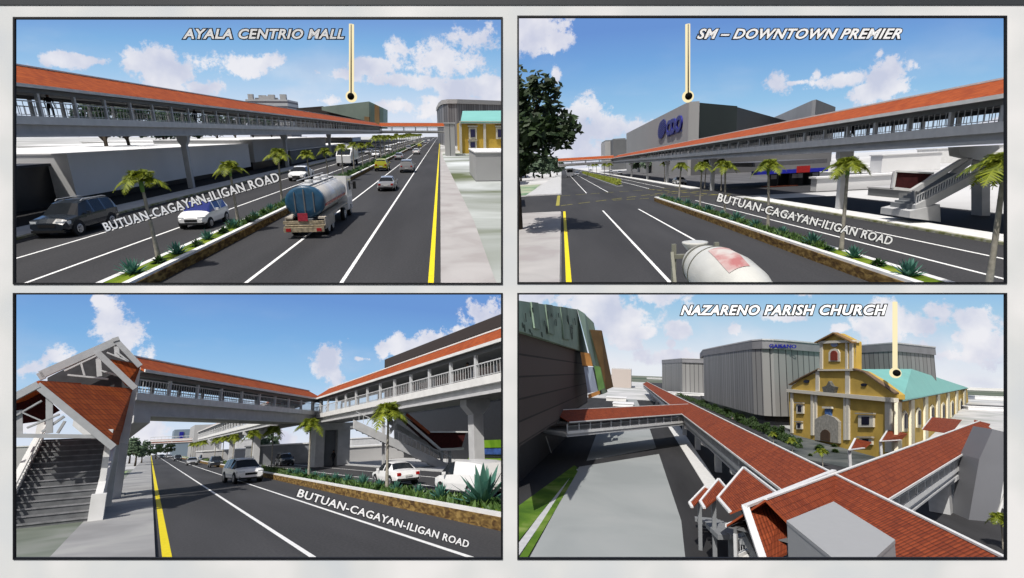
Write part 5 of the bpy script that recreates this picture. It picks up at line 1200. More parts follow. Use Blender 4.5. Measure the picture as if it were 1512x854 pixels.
bridge(P, 'far footbridge run with orange roof along the right side behind the palms, lower left view', (c.x+2, 70), (c.x+2, 186), half=1.9, z_deck=5.2, z_beam=5.9, z_eave=7.9, z_ridge=9.0, post=4, overhang=.3, fine=3, piers=[(20, 5.2), (50, 5.2), (80, 5.2)])
tl = None
for i, (px, Y, s_) in enumerate(((203, 150, 1.2), (194, 190, 1.1), (212, 180, .8), (232, 260, 1), (248, 280, 1), (400, 190, 1.0), (394, 110, .7))):
    x = P.at(px, 660, Y).x; lb = f'{["first","second","third","fourth","fifth","sixth","seventh"][i]} small grey-green tree at the end of the road, lower left view'
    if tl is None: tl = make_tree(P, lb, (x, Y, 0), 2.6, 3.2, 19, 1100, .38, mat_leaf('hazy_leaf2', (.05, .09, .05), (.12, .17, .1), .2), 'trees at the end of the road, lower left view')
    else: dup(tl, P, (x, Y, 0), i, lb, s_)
XP = MA+1.05
ys = [P.along(XP, 3, x) for x in (572, 458, 403, 372, 345, 330, 318)]+[P.along(XP, 3, 300)+9*i for i in range(6)]
pm2 = None
for i, y in enumerate(ys):
    lb = f'{ORD[i]} palm in the road median, lower left view'
    if pm2 is None: pm2 = make_palm(P, lb, 3.9, 1.7, 14, 'palms in the median, lower left view', (XP, y, .42))
    else: dup(pm2, P, (XP, y, .42), i*1.9, lb, 1.0)
scatter_median(P, MA, MZ, [12.9+i*1.35 for i in range(30)], .42, WH, 41)
make_agave(P, 'largest agave, in front of the white van by the right edge, lower left view', 1.15, 77, 'agaves in the median, '+WH, (MA+1.2, P.along(MA+1.2, .5, 714), .42))
solo(P, 'far_median_planting', (lambda m_, rr: [m_.face([(MA+.9+rr.uniform(-.6, .6)+a_, y+rr.uniform(-.4, .4), .44+b_) for a_, b_ in ((0, 0), (.12, .1), (rr.uniform(-.3, .3), rr.uniform(.2, .5)))]) for y in [50+k*.06 for k in range(2200)]] and m_)(MB(), random.Random(2)), mat_leaf('median_leaf', (.03, .07, .02), (.12, .17, .05), .1), 'low green planting of the far median, lower left view', 'ground cover', kind='stuff')
low_cover(P, 'short green leaves between the median plants, lower left view', MA, MZ, 16, 70, 3200, 6, mat_leaf('cover_leaf', (0, 0, 0), (0, 0, 0)), (.08, .3))
# traffic
gr = 'traffic, lower left view'
p = g(357, 712); make_car(P, 'suv', WHT, 'white suv driving towards the viewer in the middle lane, lower left view', (p.x, p.y, 0), PI+.12, group=gr, scale=1.16)
p = g(318, 690); dc = make_car(P, 'suv', NAVY, 'dark blue suv behind the white suv, lower left view', (p.x, p.y, 0), PI, group=gr, scale=1.0)
p = g(283, 687); cw = make_car(P, 'sedan', SIL, 'small silver sedan farther up the road, lower left view', (p.x, p.y, 0), PI, group=gr, scale=1.0)
for x, y, s_, lb in ((262, 681, dc, 'dark suv far up the road'), (250, 677, cw, 'silver sedan far up the road left of the dark suv'), (238, 678, dc, 'dark suv farthest left on the road'), (230, 673, cw, 'white speck of a car near the vanishing point'), (300, 683, dc, 'dark suv waiting beside the median')):
    p = g(x, y); dup(s_, P, (p.x, p.y, 0), PI, lb+', lower left view')
Yc = P.along(MZ+2.2, .5, 575); make_car(P, 'sedan', WHT, 'white sedan beyond the median, under the stairway, lower left view', (MZ+2.6, Yc, 0), .0, group=gr, scale=1.0)
Yc = P.along(MZ+2.0, .5, 690); make_car(P, 'van', WHT, 'white van half hidden by the agaves near the right edge, lower left view', (MZ+2.2, Yc, 0), 0, group=gr, scale=1.0, cat='van')
for i, (px, lb) in enumerate(((392, 'dark suv beyond the median left of the broad pier'), (420, 'dark suv beyond the median beside the low grey wall'))):
    Yc = P.along(MZ+5, .5, px); dup(dc, P, (MZ+5, Yc, 0), PI, lb+', lower left view')
lettering(P, 'BUTUAN-CAGAYAN-ILIGAN ROAD', 'white road name sloping down the near lane beside the stone kerb, lower left view', (438, 733), (691, 809), 12.5, 9.6, shear=-.0, off=.02, outl=.035)
sky(P, 560, [(667, (228, 232, 242)), (620, (205, 222, 242)), (560, (158, 200, 235)), (500, (125, 176, 226)), (436, (108, 152, 214))],
    [(148, 445, 14, 12), (160, 470, 28, 26), (190, 500, 36, 34), (215, 520, 22, 20), (80, 530, 32, 18), (50, 545, 40, 18), (100, 555, 50, 16), (490, 525, 22, 24), (495, 552, 18, 18), (530, 530, 22, 6), (565, 520, 12, 14), (600, 512, 35, 16), (640, 505, 30, 16), (700, 465, 14, 12), (715, 475, 40, 24), (690, 490, 30, 14), (30, 620, 60, 30), (210, 640, 50, 26), (560, 670, 60, 24), (410, 650, 30, 20)], seedo=7.7, wisp=.5)
# ================================================================== lower right view
P = V4; g = P.g; WH = ', lower right view'
TILE4 = mat_tile('roof_tiles_dimmed', (.17, .034, .014), (.3, .064, .022))  # darker, browner tile copy; this view's weaker light is put into the colour
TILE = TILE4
solo(P, 'ground', strip(P, MB(), -1200, 1200, 20, 900, -.04), mat_ground('city_ground', (.36, .38, .36), (.5, .5, .5), (.62, .62, .61), scale=.03), kind='structure')
solo(P, 'coastal_land', strip(P, MB(), -3000, 3000, 900, 2400, -.2), mat_ground('far_land', (.07, .1, .07), (.14, .16, .12), (.2, .2, .18), scale=.004, stretch=(.3, 1, 1)), kind='structure')
solo(P, 'water', strip(P, MB(), 120, 3000, 700, 890, .02), mat('bay_water', (.1, .12, .15), .3, var=.2, scale=.01), kind='structure')
solo(P, 'far_road', strip(P, MB(), 130, 1500, 420, 520, .02), mat_asphalt('far_asphalt2', .06), kind='structure')
# parking lot and roads on the left; dark asphalt bands paint the bridge's shadow
XR = g(1005, 770).x
lot = [g(x, y) for x, y in ((785, 825), (850, 692), (846, 660), (880, 636), (958, 630), (972, 672), (1006, 770), (990, 825))]
solo(P, 'forecourt', strip(P, MB(), -40, 25, 22, 330, .0, 4), mat_asphalt('asphalt_and_shadow_d', .035), kind='structure')
L = MB().prism([(g(785, 825).x, g(785, 825).y-25), (g(855, 690).x, g(855, 690).y), (g(973, 671).x, g(973, 671).y), (g(1006, 770).x, g(1006, 770).y), (g(1000, 835).x, g(1000, 835).y-14)], .0, .06)
L.prism([(g(866, 681).x, g(866, 681).y), (g(882, 638).x, g(882, 638).y), (g(958, 630).x, g(958, 630).y), (g(969, 662).x, g(969, 662).y)], .0, .06)  # gap before this slab shows dark asphalt as the cross bridge's shadow
L.prism([(g(900, 628).x, g(900, 628).y), (g(918, 590).x, g(918, 590).y), (g(940, 590).x, g(940, 590).y), (g(955, 622).x, g(955, 622).y)], 0, .06)
solo(P, 'paved_lot', L, mat_ground('lot_concrete', (.27, .29, .29), (.3, .32, .32), (.33, .345, .345), scale=.06), kind='structure')
sw = [(1062, 724), (1040, 724), (1006, 664), (984, 628), (998, 628), (1022, 660)]
solo(P, 'sidewalk', MB().prism([(g(x, y).x, g(x, y).y) for x, y in ((1066, 724), (1044, 724), (1006, 662), (985, 628), (1002, 628), (1030, 670))], 0, .12), CONCL, kind='structure')
gs = [[(766, 800), (766, 748), (848, 688), (853, 692)], [(767, 824), (779, 825), (853, 697), (850, 693)]]
for q in gs: solo(P, 'grass_strip', MB().prism([(g(x, y).x, g(x, y).y) for x, y in q], 0, .1), mat_ground('lawn_d', (.05, .11, .015), (.09, .17, .02), (.2, .26, .07), scale=.2), kind='structure')
solo(P, 'service_path', MB().prism([(g(x, y).x, g(x, y).y) for x, y in ((766, 822), (766, 803), (850, 690), (853, 694))], 0, .08), CONC, kind='structure')
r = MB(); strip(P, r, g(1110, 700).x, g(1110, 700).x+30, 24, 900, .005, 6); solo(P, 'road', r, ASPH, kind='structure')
solo(P, 'church_yard', MB().prism([(g(x, y).x, g(x, y).y) for x, y in ((1110, 625), (1165, 637), (1330, 680), (1290, 700), (1160, 672))], 0, .1), mat_ground('dark_yard', (.05, .06, .06), (.09, .1, .1), (.14, .15, .14), scale=.1), kind='structure')
# mall on the left
X = g(833, 610, 9.0).x-.6
Y0 = 34; Y1 = P.along(X, 15, 872); zt = P.xp(800, 502, X).z; zb = P.xp(800, 638, X).z
Y1 = P.along(X, 15, 868); print('mall', X, Y1, zt, zb)
t = Thing(P, 'shopping_mall', 'big brown mall with faceted green upper storeys, left edge'+WH, 'shopping mall', (X, 90, 0))
t.part('brown_wall', MB().prism([(X, Y0), (X, Y1), (X-30, Y1), (X-30, Y0)], zb, [P.vp_(766, 490, (X, 0), (X, 9)).z, P.vp_(858, 518, (X, 0), (X, 9)).z]+[zt]*2), mat_stripes('brown_boarding', (.085, .064, .056), (.02, .016, .014), 'Z', .38, .09, .75))
t.part('ground_floor', MB().box(X-30, X-3.5, Y0, Y1-4, 0, zb-.05), mat('mall_base_dark', (.03, .03, .034), .6, var=.2))
a = P.xp(808, 640, X-3.4); t.part('white_pipe', MB().tube([P.xp(806, 645, X-3.3), P.xp(822, 693, X-3.3)], .1, 6), CONCL)
GF = [mat('facet_green_a', (.2, .28, .21), .7, var=.25, scale=.2), mat('facet_green_b', (.26, .36, .275), .7, var=.15, scale=.2), mat('facet_green_c', (.3, .42, .33), .65, var=.15, scale=.2)]
def fq(pts, X_, d=-6): return MB().slab([P.xp(x, y, X_+o) for x, y, o in pts], (d, 0, 0))
t.part('green_wall', fq([(740, 440, 0), (852, 457, 0), (868, 522, .6), (740, 480, .6)], X+.3), GF[1])
rr = random.Random(8); m = MB()
for k in range(22):
    x = rr.uniform(766, 848); y = 449+(x-766)*.14+rr.uniform(2, 42-(x-766)*.05); h_ = rr.uniform(5, 13)
    m.slab([P.xp(x, y, X+.95), P.xp(x+1.3, y+.3, X+.95), P.xp(x+2.3, y+h_, X+.97), P.xp(x+1.2, y+h_, X+.97)], (-.02, 0, 0))
t.part('grooves', m, mat('slot_dark', (.05, .07, .055), .9))
m = MB(); ys = [452, 474, 500]
for x in (785, 806, 828): t.part('raised_facet', (fq([(x, 443+(x-766)*.16, .2), (x+10, 444+(x-766)*.17, .2), (x+14, 480+(x-766)*.36, .8), (x+5, 478+(x-766)*.36, .8)], X+.35, -.2)), GF[0])
pass
Yc = P.xp(852, 457, X+.3).y
def ff(pts, d=(0, 3, 0)): return MB().slab([P.at(x, y, yy) for x, y, yy in pts], d)
t.part('pale_corner_facet', ff([(852, 456, Yc), (863, 463, Yc+6), (889, 583, Yc+10), (870, 522, Yc)], (0, 4, 0)), GF[2])
t.part('green_corner_facet', ff([(861, 462, Yc+7), (875, 475, Yc+14), (896, 580, Yc+16), (884, 584, Yc+10)], (0, 4, 0)), GF[1])
t.part('brown_corner_facet', ff([(871, 487, Yc+9), (888, 488, Yc+16), (905, 572, Yc+20), (895, 576, Yc+12)], (0, 3, 0)), mat('facet_ochre', (.17, .1, .035), .75, var=.2, scale=.3))
t.part('orange_facet', ff([(857, 520, Yc-1), (871, 522, Yc+1), (875, 541, Yc+1), (860, 540, Yc-1)], (0, 2, 0)), mat('facet_orange', (.42, .2, .06), .7, var=.15, scale=.3))
t.part('blue_facet', ff([(862, 542, Yc-1), (875, 542, Yc+1), (883, 578, Yc+2), (868, 581, Yc-1)], (0, 2, 0)), mat('facet_lilac', (.3, .36, .45), .6, var=.15, scale=.4))
t.part('green_low_facet', ff([(877, 540, Yc+1), (886, 542, Yc+3), (893, 573, Yc+4), (884, 578, Yc+2)], (0, 2, 0)), mat('facet_leaf_green', (.16, .33, .1), .7, var=.2, scale=.4))
t.part('orange_foot', ff([(868, 583, Yc-1), (885, 577, Yc+2), (886, 582, Yc+2), (869, 589, Yc-1)], (0, 2, 0)), mat('facet_orange', (.42, .2, .06)))
# footbridges
ZR, ZE = 9.6, 7.7
pa, pb = g(1232, 695, ZR), g(1485, 822, ZR); pc = g(1010, 593, ZR)
XB = pa.x; print('ridges', pa, pb, pc)
e1 = g(1160, 722, ZE); e2 = g(1010, 608, ZE); HW = 3.3
print('eave offsets', XB-e1.x, XB-e2.x)
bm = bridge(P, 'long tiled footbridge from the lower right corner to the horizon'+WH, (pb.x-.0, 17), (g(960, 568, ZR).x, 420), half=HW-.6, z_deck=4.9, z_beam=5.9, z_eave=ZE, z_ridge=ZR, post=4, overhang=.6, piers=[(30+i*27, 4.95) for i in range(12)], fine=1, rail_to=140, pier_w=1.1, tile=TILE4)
b2a, b2b = g(1120, 742, ZR), g(1447, 622, ZR); d2 = (b2b-b2a).normalized()
ne = g(1380, 694, ZE); hw2 = abs((ne-b2a).cross(d2).z); print('hw2', hw2, 'len', (b2b-b2a).length, d2)
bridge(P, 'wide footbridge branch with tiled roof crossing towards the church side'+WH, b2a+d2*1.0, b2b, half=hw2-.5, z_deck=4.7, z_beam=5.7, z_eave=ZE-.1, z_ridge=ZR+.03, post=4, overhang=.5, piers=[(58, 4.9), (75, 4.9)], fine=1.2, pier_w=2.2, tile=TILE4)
b3a, b3b = g(833, 610, 9.0), g(1006, 598, 9.0); b3b.x = min(b3b.x, XB-2)
yy = (b3a.y+b3b.y)/2
n3 = g(900, 634, 7.7); print('br3', b3a, b3b, n3)
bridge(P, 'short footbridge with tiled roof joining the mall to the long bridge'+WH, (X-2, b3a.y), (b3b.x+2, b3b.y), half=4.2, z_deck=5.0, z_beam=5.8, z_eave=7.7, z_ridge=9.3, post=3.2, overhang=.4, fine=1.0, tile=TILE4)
# projecting ridge board and verges of the near gables
def rq(pts, zs, uvs=None):
    v = [g(x, y, z) for (x, y), z in zip(pts, zs)]; w = (v[1]-v[0]).length; h_ = (v[3]-v[0]).length if len(v) > 3 else 3
    return MB().slab(v, (0, 0, -.15), [(0, 0), (w, 0), (w, h_), (0, h_)][:len(v)])
def edge(a, za, b, zb_, w=.18): return MB().bar(g(*a, za)+Vector((0, 0, .04)), g(*b, zb_)+Vector((0, 0, .04)), w, .16)
WT = mat('verge_white', (.62, .62, .62), .7, var=.05)
t = Thing(P, 'stair_canopy', 'tile roof with white verge left of the grey box'+WH, 'roof canopy', g(1120, 790, 8))
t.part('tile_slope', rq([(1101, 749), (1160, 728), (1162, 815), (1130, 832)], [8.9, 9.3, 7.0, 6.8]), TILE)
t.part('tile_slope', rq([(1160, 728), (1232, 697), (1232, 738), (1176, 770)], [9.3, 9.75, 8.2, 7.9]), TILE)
t.part('verge_board', edge((1100, 748), 9.0, (1128, 832), 6.85, .42), WT); t.part('verge_board', edge((1157, 738), 9.25, (1184, 760), 8.4, .35), WT)
t.part('ridge_board', edge((1100, 749), 9.0, (1232, 696), 9.75, .32), WT)
t.part('soffit_beam', MB().bar(g(1090, 770, 7.5), g(1118, 825, 5.8), .3, .5), CONCD)
cn = ((((1060, 736), (1098, 691), (1147, 729), (1078, 757)), (7.0, 8.6, 8.4, 6.8), 'largest stepped stair roof with white edges below the long bridge'), (((1034, 741), (1061, 708), (1073, 722), (1040, 751)), (5.8, 7.0, 6.8, 5.6), 'middle stepped stair roof with white edges'), (((1018, 743), (1041, 719), (1047, 722), (1022, 750)), (4.6, 5.6, 5.5, 4.4), 'smallest and lowest stepped stair roof at the edge of the lot'))
for pts, zs, lb in cn:
    t = Thing(P, 'stair_canopy', lb+WH, 'roof canopy', g(*pts[0], zs[0]), group='stepped stair roofs'+WH)
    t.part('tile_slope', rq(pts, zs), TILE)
    for q_ in (edge(pts[0], zs[0], pts[1], zs[1]), edge(pts[0], zs[0], pts[3], zs[3], .25), edge(pts[1], zs[1], pts[2], zs[2])): t.part('verge_board', q_, WT)
    c = g(*pts[0], zs[0]).lerp(g(*pts[2], zs[2]), .5); t.part('post', MB().bar(c+Vector((0, 0, -.4)), Vector((c.x, c.y, 0)), .35, .35), CONCD)
t = Thing(P, 'stair_flight', 'shaded grey stair flight beneath the stepped red roofs'+WH, 'stairs', g(1090, 800, 0))
a, b = g(1040, 765, 1.2), g(1120, 800, 4.6)
t.part('landing', MB().slab([g(x, y, 3.5) for x, y in ((1042, 772), (1098, 772), (1108, 790), (1060, 790))], (0, 0, -.4)), CONCD)
t.part('column', MB().bar(g(1080, 795, 3), Vector((g(1080, 795, 3).x, g(1080, 795, 3).y, 0)), .5, .5), CONCD)
st = MB()
for k in range(14):
    p = a.lerp(b, k/14); st.box(p.x-1.0, p.x+1.4, p.y-.3, p.y+.3, p.z-.4, p.z)
t.part('steps', st, CONCD)
# grey box in front
t = Thing(P, 'lift_shaft', 'large plain grey box in front of the tiled roofs'+WH, 'lift shaft', g(1240, 800, 10.5))
top = [g(x, y, 10.6) for x, y in ((1162, 769), (1231, 741), (1321, 797), (1262, 850))]
BXM = mat('box_grey', (.34, .345, .35), .85, var=.015)
t.part('shaft', MB().prism([(p.x, p.y) for p in top], 2.0, 10.45), BXM); c = sum(top, Vector())/4
t.part('top_slab', MB().prism([((p.x-c.x)*1.01+c.x, (p.y-c.y)*1.01+c.y) for p in top], 10.45, 10.6), BXM)
# grey pylon on the right
t = Thing(P, 'lift_tower', 'tall dark grey slab tower at the right edge beneath the branch bridge'+WH, 'tower', g(1440, 770))
p0, p1 = g(1433, 768), g(1478, 768); zt_ = P.vp_(1470, 632, (p0.x, p0.y), (p1.x, p1.y)).z
t.part('shaft', MB().slab([P.at(1446, 768-90, p0.y), P.at(1430, 770, p0.y), P.at(1470, 790, p0.y), P.at(1492, 640, p0.y), P.at(1466, 634, p0.y)], (0, 4, 0)), mat('slab_grey', (.15, .155, .17), .8, var=.06, scale=.2))
t.part('edge_trim', MB().bar(P.at(1470, 772, p0.y-.1), P.at(1484, 728, p0.y-.1), .2, .2), CONCL)
t = Thing(P, 'bridge_pier', 'grey slanted pier below the branch bridge left of the tall slab tower'+WH, 'pier', g(1400, 740))
yq = g(1400, 742).y; t.part('shaft', MB().slab([P.at(x, y, yq) for x, y in ((1392, 705), (1417, 690), (1404, 740), (1392, 735))], (0, 2.5, 0)), CONCD); t.part('footing', MB().slab([P.at(x, y, yq-.2) for x, y in ((1388, 734), (1430, 728), (1428, 742), (1395, 744))], (0, 2.5, 0)), CONCL)
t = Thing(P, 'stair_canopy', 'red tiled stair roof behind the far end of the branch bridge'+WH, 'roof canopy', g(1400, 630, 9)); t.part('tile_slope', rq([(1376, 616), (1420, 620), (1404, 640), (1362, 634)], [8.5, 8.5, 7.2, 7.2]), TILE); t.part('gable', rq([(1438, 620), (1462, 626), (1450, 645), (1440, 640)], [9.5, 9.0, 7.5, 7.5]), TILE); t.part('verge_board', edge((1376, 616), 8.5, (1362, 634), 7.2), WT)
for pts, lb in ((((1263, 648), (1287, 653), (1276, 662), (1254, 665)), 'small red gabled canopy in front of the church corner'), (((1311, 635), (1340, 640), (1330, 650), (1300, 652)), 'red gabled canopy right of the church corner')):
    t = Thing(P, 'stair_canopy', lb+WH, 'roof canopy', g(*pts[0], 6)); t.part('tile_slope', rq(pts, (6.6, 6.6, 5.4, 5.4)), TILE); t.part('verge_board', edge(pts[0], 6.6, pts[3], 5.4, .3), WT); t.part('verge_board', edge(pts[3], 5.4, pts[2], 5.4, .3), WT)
    c = g(*pts[3], 5.3); t.part('post', MB().bar(c, Vector((c.x, c.y, 0)), .4, .4), CONC)
# ---------------- church
A = g(1167, 641); Bc = g(1322, 672)
zE = P.at(1168, 576, A.y).z; Bc = g(1322, 590, zE); Bc.z = 0; zE2 = zE
fp = (A.xy, Bc.xy); fd = Vector((Bc.x-A.x, Bc.y-A.y, 0)).normalized(); fn = Vector((fd.y, -fd.x, 0))
if fn.dot(Vector((-A.x, -A.y, 0))) < 0: fn = -fn
print('church', A, Bc, zE, zE2)
Ee = g(1428, 573, zE); Ee.z = 0; sp_ = (Bc.xy, Ee.xy); sd = (Ee-Vector((Bc.x, Bc.y, 0))).normalized(); sn = Vector((sd.y, -sd.x, 0))
if sn.dot(Vector((-Bc.x, -Bc.y, 0))) < 0: sn = -sn
print('side end', Ee)
def F_(x, y, o=0): return P.vp_(x, y, *fp)+fn*o
def S_(x, y, o=0): return P.vp_(x, y, *sp_)+sn*o
t = Thing(P, 'parish_church', 'yellow church with bell gable, cream pilasters and turquoise roof'+WH, 'church', (A.x, A.y, 0))
YWF = mat('church_yellow_front', (.46, .31, .065), .85, var=.14, scale=.3)
A2 = A+(Ee-Bc)*1.0
t.part('wall', MB().prism([(A.x, A.y), (Bc.x, Bc.y), (Ee.x, Ee.y), (A2.x, A2.y)], 0, zE-.05), YWF)
dpt = -fn*1.6
def fs(pts, o=.0, d=.35): return MB().slab([F_(x, y, o) for x, y in pts], -fn*(d+o))
t.part('pediment', fs([(1170, 570), (1184, 560), (1204, 551), (1212, 546), (1264, 546), (1276, 549), (1298, 562), (1314, 574), (1326, 583), (1326, 590), (1168, 576)], .1, 1.4), YWF)
tw = t.part('bell_gable', fs([(1213, 546), (1213, 506), (1222, 500), (1237, 492.5), (1252, 500), (1262, 505), (1262, 546)], .25, 1.6), YWF)
t.part('gable_cap', MB().bar(F_(1209, 506.5, .6), F_(1237, 492, .6), 1.2, .35).bar(F_(1237, 492, .6), F_(1265, 506, .6), 1.2, .35), mat('terracotta_cap', (.25, .15, .06), .8, var=.2), tw)
t.part('tower_cornice', fs([(1211, 504), (1264, 502.5), (1264, 506), (1211, 508)], .8, .8), CRM, tw)
fr = t.part('bell_window_frame', fs([(1226, 534), (1226, 521), (1229, 516.5), (1234.5, 515), (1240, 516.5), (1242.5, 521), (1242.5, 534)], .45, .3), CRM)
t.part('bell_window', fs([(1229.5, 532.5), (1229.5, 522), (1231.5, 519), (1234.3, 518), (1237.5, 519), (1239.5, 522), (1239.5, 532.5)], .6, .2), mat('arch_brick_red', (.2, .03, .015), .8, var=.2), fr)
t.part('round_emblem', fs([(1234.5+5*math.cos(k*PI/6), 509+3.6*math.sin(k*PI/6)) for k in range(12)], .5, .3), mat('emblem_blue', (.2, .24, .36), .6, var=.4, scale=2))
for x0, x1, y0, y1, o in ((1213, 1217, 508, 545, .5), (1251, 1254, 507, 545, .5), (1257.5, 1262, 507, 545, .55), (1169, 1172, 579, 640, .4), (1199, 1202.5, 580, 643, .4), (1204.2, 1207, 580, 643, .3), (1247, 1250, 583, 650, .3), (1251.5, 1255.5, 583, 650, .4), (1310, 1320, 590, 668, .5), (1206, 1211, 548, 578, .35), (1250, 1256, 548, 582, .35)):
    t.part('pilaster', fs([(x0, y0), (x1, y0), (x1, y1), (x0, y1)], o, .3), CRM)
t.part('cornice', MB().bar(F_(1166, 577, .5), F_(1327, 591.5, .5), 1.0, .9), CRM); t.part('upper_string', MB().bar(F_(1211, 547, .4), F_(1264, 546.5, .4), .7, .4), CRM)
t.part('coping', MB().bar(F_(1168, 568.5, .3), F_(1184, 559, .3), 1.0, .28).bar(F_(1184, 559, .3), F_(1212, 545, .3), 1.0, .28).bar(F_(1264, 545, .3), F_(1280, 549.5, .3), 1.0, .28).bar(F_(1280, 549.5, .3), F_(1326, 581, .3), 1.0, .3), mat('coping_brown', (.16, .11, .07), .9, var=.2))
PN = mat('church_pane_dark', (.008, .008, .02), .4, spec=.1)
for x, y, w, h_ in ((1183, 604, 5, 7), (1182, 629, 4, 5), (1281, 622, 11, 9), (1281, 652, 9, 5)):
    fr = t.part('window', fs([(x-w, y-h_), (x+w, y-h_+w*.05), (x+w, y+h_), (x-w, y+h_)], .45, .3), CRM); t.part('pane', fs([(x-w*.5, y-h_*.7), (x+w*.5, y-h_*.7), (x+w*.5, y+h_*.6), (x-w*.5, y+h_*.6)], .55, .2), PN, fr)
    t.part('window_hood', MB().bar(F_(x-w*1.25, y-h_*1.25, .5), F_(x+w*1.25, y-h_*1.2, .5), .6, .3), mat('hood_grey', (.3, .28, .24), .8, var=.2), fr)
for x, y in ((1192, 563.5), (1277, 568.5)): t.part('oval_window', fs([(x+4*math.cos(k*PI/6), y+2.4*math.sin(k*PI/6)) for k in range(12)], .35, .3), PN)
t.part('saint_niche', fs([(1221, 581), (1219, 572), (1225, 570), (1229, 563), (1233, 570), (1239, 572), (1236, 581)], .9, .8), mat('niche_stone', (.1, .1, .09), .9, var=.4, scale=2))
t.part('blue_panel', fs([(1220.5, 617), (1220.5, 603), (1229, 603), (1229, 617)], .45, .3), mat('blue_panel', (.05, .12, .3), .6, var=.3, scale=2))
t.part('panel_frame', MB().bar(F_(1218, 602, .5), F_(1232, 602.5, .5), .5, .5), CRM)
dr = t.part('portal', fs([(1207, 620), (1213, 616), (1224, 612), (1236, 617), (1242, 623), (1242, 655), (1207, 650)], .7, .6), mat('portal_stone', (.27, .26, .23), .85, var=.25, scale=1.5))
t.part('door', fs([(1216, 650), (1216, 640), (1219, 636), (1223, 634.5), (1227, 636), (1230, 640), (1230, 652)], .85, .3), mat('door_brown', (.06, .035, .02), .7, var=.2), dr)
# side wall
def ss(pts, o=.0, d=.3): return MB().slab([S_(x, y, o) for x, y in pts], -sn*(d+o))
top_ = lambda x: 590-(x-1322)*.162; 
a0, a1 = S_(1323, 600), S_(1427, 600)
nb = 7; LS = (Ee-Vector((Bc.x, Bc.y, 0))).length; print('side length', LS)
YSM = mat('church_cream_side', (.6, .56, .42), .85, var=.06)
def sy(x, f): return (590-(x-1322)*.165)*(1-f)+(672-(x-1322)*.36)*f
for x, w in ((1324.5, 3.2), (1344.5, 2.6), (1365.5, 2.3), (1384, 2.0), (1399, 1.7), (1412, 1.5), (1424, 1.4)):
    t.part('side_pilaster', ss([(x-w, sy(x-w, .04)), (x+w, sy(x+w, .04)), (x+w, sy(x+w, .98)), (x-w, sy(x-w, .98))], .5, .1), YSM)
for x, w in ((1334.5, 3.2), (1355, 2.8), (1375.5, 2.5), (1392, 2.2), (1405.5, 1.9), (1418.5, 1.7)):
    fr = t.part('side_window', ss([(x-w, sy(x, .28)), (x, sy(x, .23)), (x+w, sy(x, .28)), (x+w, sy(x, .62)), (x-w, sy(x, .62))], .35, .1), YSM)
    w *= .5; t.part('pane', ss([(x-w, sy(x, .32)), (x, sy(x, .28)), (x+w, sy(x, .32)), (x+w, sy(x, .56)), (x-w, sy(x, .56))], .6, .1), PN, fr)
cc_ = Vector((0, 0, zE)); t.part('side_cornice', MB().bar(Vector((Bc.x, Bc.y, zE-.3))+sn*.4, Vector((Ee.x, Ee.y, zE-.3))+sn*.4, .9, .6), mat('coping_brown', (.16, .11, .07)))
zR = zE+6; r0 = g(1262, 546.5, zR); r1 = g(1347, 546, zR)
zR = 17.3; r0 = P.at(1266, 545.5, (A.y+Bc.y)/2+4); zR = r0.z
r1 = r0+(Ee-Vector((Bc.x, Bc.y, 0)))*.8; r1 = P.at(1346, 545, r0.y*1.22)
ov = sn*.9
rs = [F_(1322, 591, -.4)+ov+Vector((0, 0, .1)), Vector((Ee.x, Ee.y, zE+.1))+ov+sd*1.2, r1, r0]
t.part('roof', MB().slab(rs, (0, 0, -.3)), TEAL)
A2t = Vector((A2.x, A2.y, zE+.1)); t.part('rear_roof', MB().slab([r0, r1, A2t, Vector((A.x, A.y, zE+.1))-fn*2], (0, 0, -.3)), TEAL)
t.part('rear_hip', MB().slab([r1, Vector((Ee.x, Ee.y, zE+.1))+ov+sd*1.2, A2t], (0, 0, -.3)), TEAL)
nrm = (rs[1]-rs[0]).cross(rs[3]-rs[0]).normalized(); nrm = nrm if nrm.z > 0 else -nrm
for px, py in ((1321, 560), (1353, 560), (1377, 558)):
    # roof vent: ray against the roof plane
    d = P.dir(px, py); tt_ = (rs[0]-P.cam).dot(nrm)/d.dot(nrm); c = P.cam+d*tt_
    e = (rs[1]-rs[0]).normalized(); s_ = nrm.cross(e).normalized(); s_ = s_ if s_.z > 0 else -s_; k = (P.at(px+1, py, c.y)-c).length
    m = MB(); q = [c-e*8*k, c+e*8*k+s_*0, c+s_*5*k+e*6*k]; m.slab([p_+nrm*.5 for p_ in q]+[], (0, 0, -.5)); t.part('roof_vent', m, mat('vent_dark', (.05, .1, .09), .7))
lt_pt = None
